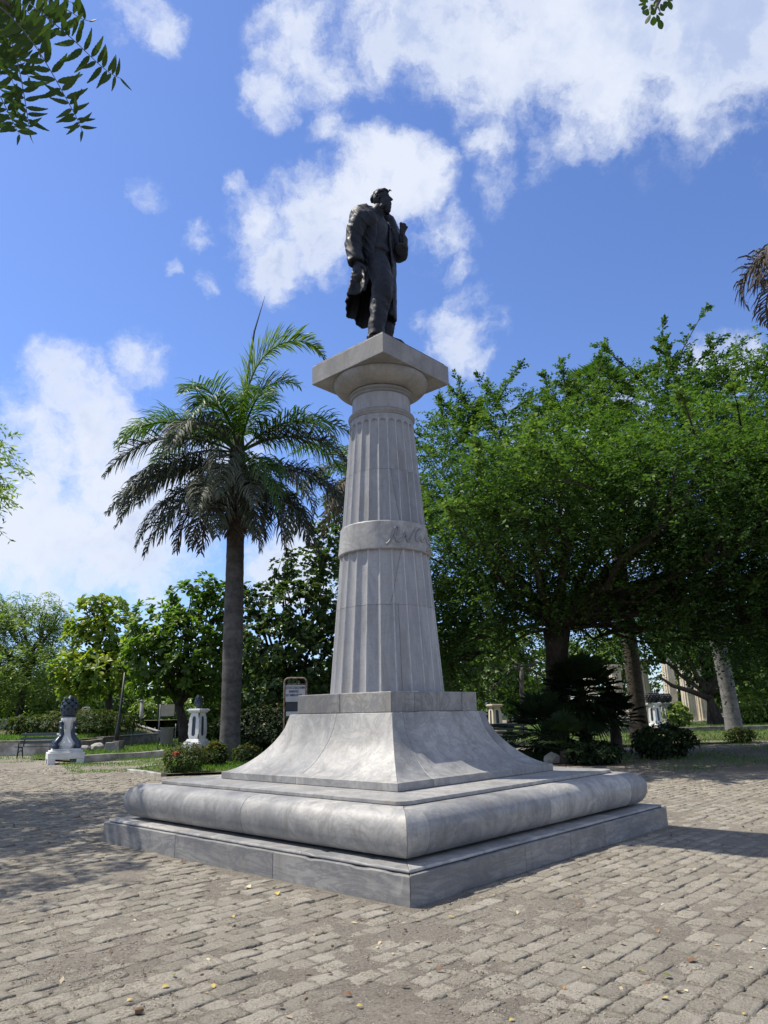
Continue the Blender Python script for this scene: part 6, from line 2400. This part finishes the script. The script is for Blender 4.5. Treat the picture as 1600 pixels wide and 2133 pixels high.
# ------------------------------------------------------------------ the trees standing outside the frame
BS = np.array([-12.05, 12.6, 0.0])
shade = tree_base('neem_tree', BS, 'feathery tree beyond the left edge with leaf tips showing against the white cloud')
cs, ts = Crown(91), MB()
ts.tube(path([(0, 0, -.3), (.1, 0, 1.5), (.2, 0, 3.2), (.5, .1, 4.2)], 8), np.linspace(.42, .26, 8), 10)
rg = np.random.default_rng(91)
for c, r_ in [((2.6, .3, 5.9), (1.75, 1.9, 1.1)), ((1.2, -2.2, 6.6), (2.3, 2.0, 1.4)), ((.8, 2.6, 6.8), (2.3, 2.2, 1.4)), ((.2, 0, 8.0), (2.6, 2.6, 1.4)), ((-2.4, 0, 6.8), (2.4, 2.6, 1.6)), ((2.2, -1.2, 7.0), (1.6, 1.8, 1.1)), ((2.2, 2.2, 7.0), (1.6, 1.6, 1.0)), ((4.2, -3.3, 6.4), (1.3, 1.8, 1.0)), ((3.4, -1.0, 6.2), (1.5, 1.6, 1.0)), ((2.6, -4.2, 6.2), (1.6, 1.6, 1.1))]:
    area = r_[0] * r_[1] + r_[1] * r_[2] + r_[0] * r_[2]
    n = int(34 * area)
    O, D = cs.points(c, r_, n, .2)
    D = unit(D * [1, 1, .3] + np.array([0, 0, .1]) + rg.normal(0, .35, D.shape))
    cs.sprays(O, D, rg.uniform(.35, .6, n), 14, .17, .045, .45, np.clip(.4 + rg.normal(0, .1, n), 0, 1))
    ts.tube(limb_path((.5, .1, 4.2), c, .2, .15, 7, rg), np.linspace(.18, .02, 7), 6)
ts.build('trunk', BARK_GREY, shade, smooth=True)
cs.build('crown', L_NEEM, shade)

# the neem branch hanging into the top left corner, leaf by leaf
BN = np.array([-4.6, -.6, 0.0])
neem = tree_base('neem_branch_tree', BN, 'neem tree overhead whose toothed pinnate leaves hang into the top left corner')
MB().tube(path([(0, 0, -.2), (.1, .1, 1.6), (.3, .3, 3.2), (.9, 1.0, 4.6), (1.9, 2.1, 5.0), at(-60, -70, 2.5) - BN, at(20, 10, 2.45) - BN], 24), np.linspace(.26, .012, 24), 9).build('trunk', BARK_GREY, neem, smooth=True)
leaflet_me = []
for s_ in range(3):
    rg = np.random.default_rng(60 + s_)
    up, lo_ = [], []
    n = 13
    for i in range(n):
        t = i / (n - 1)
        bendy = -.42 * t ** 1.7                              # sickle
        wU = (.078 * math.sin(math.pi * t ** .8) ** .7) * 1.0
        wL = (.158 * math.sin(math.pi * t ** .62) ** .85)
        tooth = .016 if (i % 2 and 1 < i < n - 1) else 0
        up.append((t, bendy + wU + tooth * .7, .03 * math.sin(t * 3)))
        lo_.append((t, bendy - wL - tooth, .05 * math.sin(t * 3)))
    mid_ = [(i / (n - 1), -.42 * (i / (n - 1)) ** 1.7, 0) for i in range(n)]
    V = up + mid_ + lo_
    Fs = []
    for i in range(n - 1):
        Fs += [(i, n + i, n + i + 1, i + 1), (n + i, 2 * n + i, 2 * n + i + 1, n + i + 1)]
    me = pymesh('leaflet', V, Fs)
    me.attributes.new('var', 'FLOAT', 'POINT').data.foreach_set('value', np.full(len(V), .25 + .25 * s_, np.float32))
    me.materials.append(L_NEAR)
    me.polygons.foreach_set('use_smooth', np.ones(len(me.polygons), bool))
    leaflet_me.append(me)
k_ = .2625
compound = [  # rachis in pixels of the photograph with a distance for both ends
    ([(0, 14), (42, 52), (92, 121), (136, 202), (160, 244), (171, 272)], 2.45, 2.30), ([(60, 5), (86, 29), (136, 66), (189, 118), (226, 152), (250, 163)], 2.5, 2.35),
    ([(96, 0), (117, 9), (147, 24), (168, 39), (186, 44)], 2.6, 2.5), ([(5, 60), (30, 95), (47, 178), (58, 244), (61, 272)], 2.55, 2.4),
    ([(-60, 120), (-10, 180), (16, 231), (29, 257), (40, 280)], 2.5, 2.4), ([(-70, 30), (-20, 70), (15, 130), (28, 175)], 2.65, 2.55),
    ([(-20, -40), (30, -10), (70, 40), (100, 70)], 2.7, 2.6), ([(-40, 0), (0, 30), (40, 80), (70, 130)], 2.75, 2.65), ([(-80, 60), (-40, 90), (0, 120), (30, 140)], 2.6, 2.5),
    ([(-10, -60), (40, -30), (100, -10), (150, 5)], 2.7, 2.6), ([(-60, -20), (-10, 10), (40, 40), (60, 60)], 2.5, 2.45), ([(-60, 20), (-10, 40), (30, 60), (80, 100)], 2.9, 2.85), ([(-60, 50), (-20, 60), (20, 90), (60, 160)], 2.85, 2.8)]
for ci, (pts, Ya, Yb) in enumerate(compound):
    P = path([at(px, py, Ya + (Yb - Ya) * i / (len(pts) - 1)) - BN for i, (px, py) in enumerate(pts)], 16)
    rac = MB().tube(P, np.linspace(.0028, .0012, 16), 5).build('compound_leaf', BARK_GREY, neem)
    T = unit(np.gradient(P, axis=0))
    viewd = unit(P + BN - np.array([0, 0, 1.5]))
    Lr = np.linalg.norm(np.diff(P, axis=0), axis=1).sum()
    npair = max(4, int(Lr / .056))
    for j in range(npair * 2 + 1):
        term = j == npair * 2
        t = 1.0 if term else .10 + .88 * ((j // 2) + .25 * (j % 2)) / npair
        x = t * 15
        i0 = min(14, int(x))
        p = P[i0] + (P[i0 + 1] - P[i0]) * (x - i0)
        tt = T[i0]
        vd = unit(viewd[i0] + RNG.normal(0, .16, 3))
        sd = unit(np.cross(tt, vd)) * (1 if j % 2 else -1)
        d = unit(tt * (1 if term else .34 + .4 * max(0, t - .6)) + sd * (0.05 if term else .95) + RNG.normal(0, .06, 3))
        z = unit(vd - d * vd.dot(d))
        y = np.cross(z, d)
        if y.dot(tt) < 0:                   # the sickle bends towards the tip
            y, z = -y, -z
        L = .104 * (1 - .42 * max(0, t - .45) / .55) * RNG.uniform(.85, 1.12)
        o = bpy.data.objects.new('leaflet', leaflet_me[int(RNG.integers(3))])
        COL.objects.link(o)
        o.parent = rac
        M_ = Matrix(((d[0], y[0], z[0], p[0]), (d[1], y[1], z[1], p[1]), (d[2], y[2], z[2], p[2]), (0, 0, 0, 1)))
        o.matrix_local = M_ @ Matrix.Diagonal((L, L, L, 1))

# twig with rounded leaves at the top right
BT = np.array([4.4, .6, 0.0])
tw_ = tree_base('overhanging_tree', BT, 'tree overhead with a small tuft of rounded leaves hanging at the top right')
MB().tube(path([(0, 0, -.2), (0, 0, 2), (-.1, .5, 5), (-.6, 2, 7.2), at(1420, -120, 4.2) - BT, at(1385, -40, 4.1) - BT, at(1362, 30, 4.0) - BT], 26), np.linspace(.2, .006, 26), 8).build('trunk', BARK_GREY, tw_, smooth=True)
om = []
V, Fs = [], []
for i in range(9):
    t = i / 8
    w = .30 * math.sin(math.pi * min(1, t * .97 + .02) ** 1.25) ** .65
    V += [(t, -w, .05 * w), (t, 0, 0), (t, w, .05 * w)]
for i in range(8):
    a = i * 3
    Fs += [(a, a + 3, a + 4, a + 1), (a + 1, a + 4, a + 5, a + 2)]
ome = pymesh('leaf', V, Fs)
ome.attributes.new('var', 'FLOAT', 'POINT').data.foreach_set('value', np.full(len(V), .5, np.float32))
ome.materials.append(L_NEAR)
for i, (px, py, dx, dy) in enumerate([(1345, 10, -1, -.15), (1350, 14, -1, .2), (1345, 22, -.8, .8), (1350, 18, -.3, 1), (1360, 15, .2, 1), (1368, 10, .6, 1), (1376, 8, .5, .9), (1355, 30, -.5, 1), (1362, 34, -.05, 1), (1368, 30, .3, 1), (1375, 25, .5, 1), (1350, 5, -.7, -.4),
                                      (1382, 4, .4, .6), (1392, 0, .3, .9), (1386, -5, .8, .4), (1370, -4, -.4, .9), (1360, -2, -.9, .5), (1366, 20, -.5, .6), (1378, -15, .6, .9), (1395, -20, .5, 1), (1356, 8, .1, 1), (1372, 40, .35, 1)]):
    p = at(px, py, 4.0 + .12 * math.sin(i * 2.1)) - BT
    d = unit(at(px + dx * 10, py + dy * 10, 4.0 + RNG.normal(0, .02)) - at(px, py, 4.0))
    vd = unit(unit(p + BT - np.array([0, 0, 1.5])) + RNG.normal(0, .5, 3))
    z = unit(vd - d * vd.dot(d))
    y = np.cross(z, d)
    L = RNG.uniform(.055, .08)
    o = bpy.data.objects.new('leaf', ome)
    COL.objects.link(o)
    o.parent = tw_
    o.matrix_local = Matrix(((d[0], y[0], z[0], p[0]), (d[1], y[1], z[1], p[1]), (d[2], y[2], z[2], p[2]), (0, 0, 0, 1))) @ Matrix.Diagonal((L, L, L, 1))
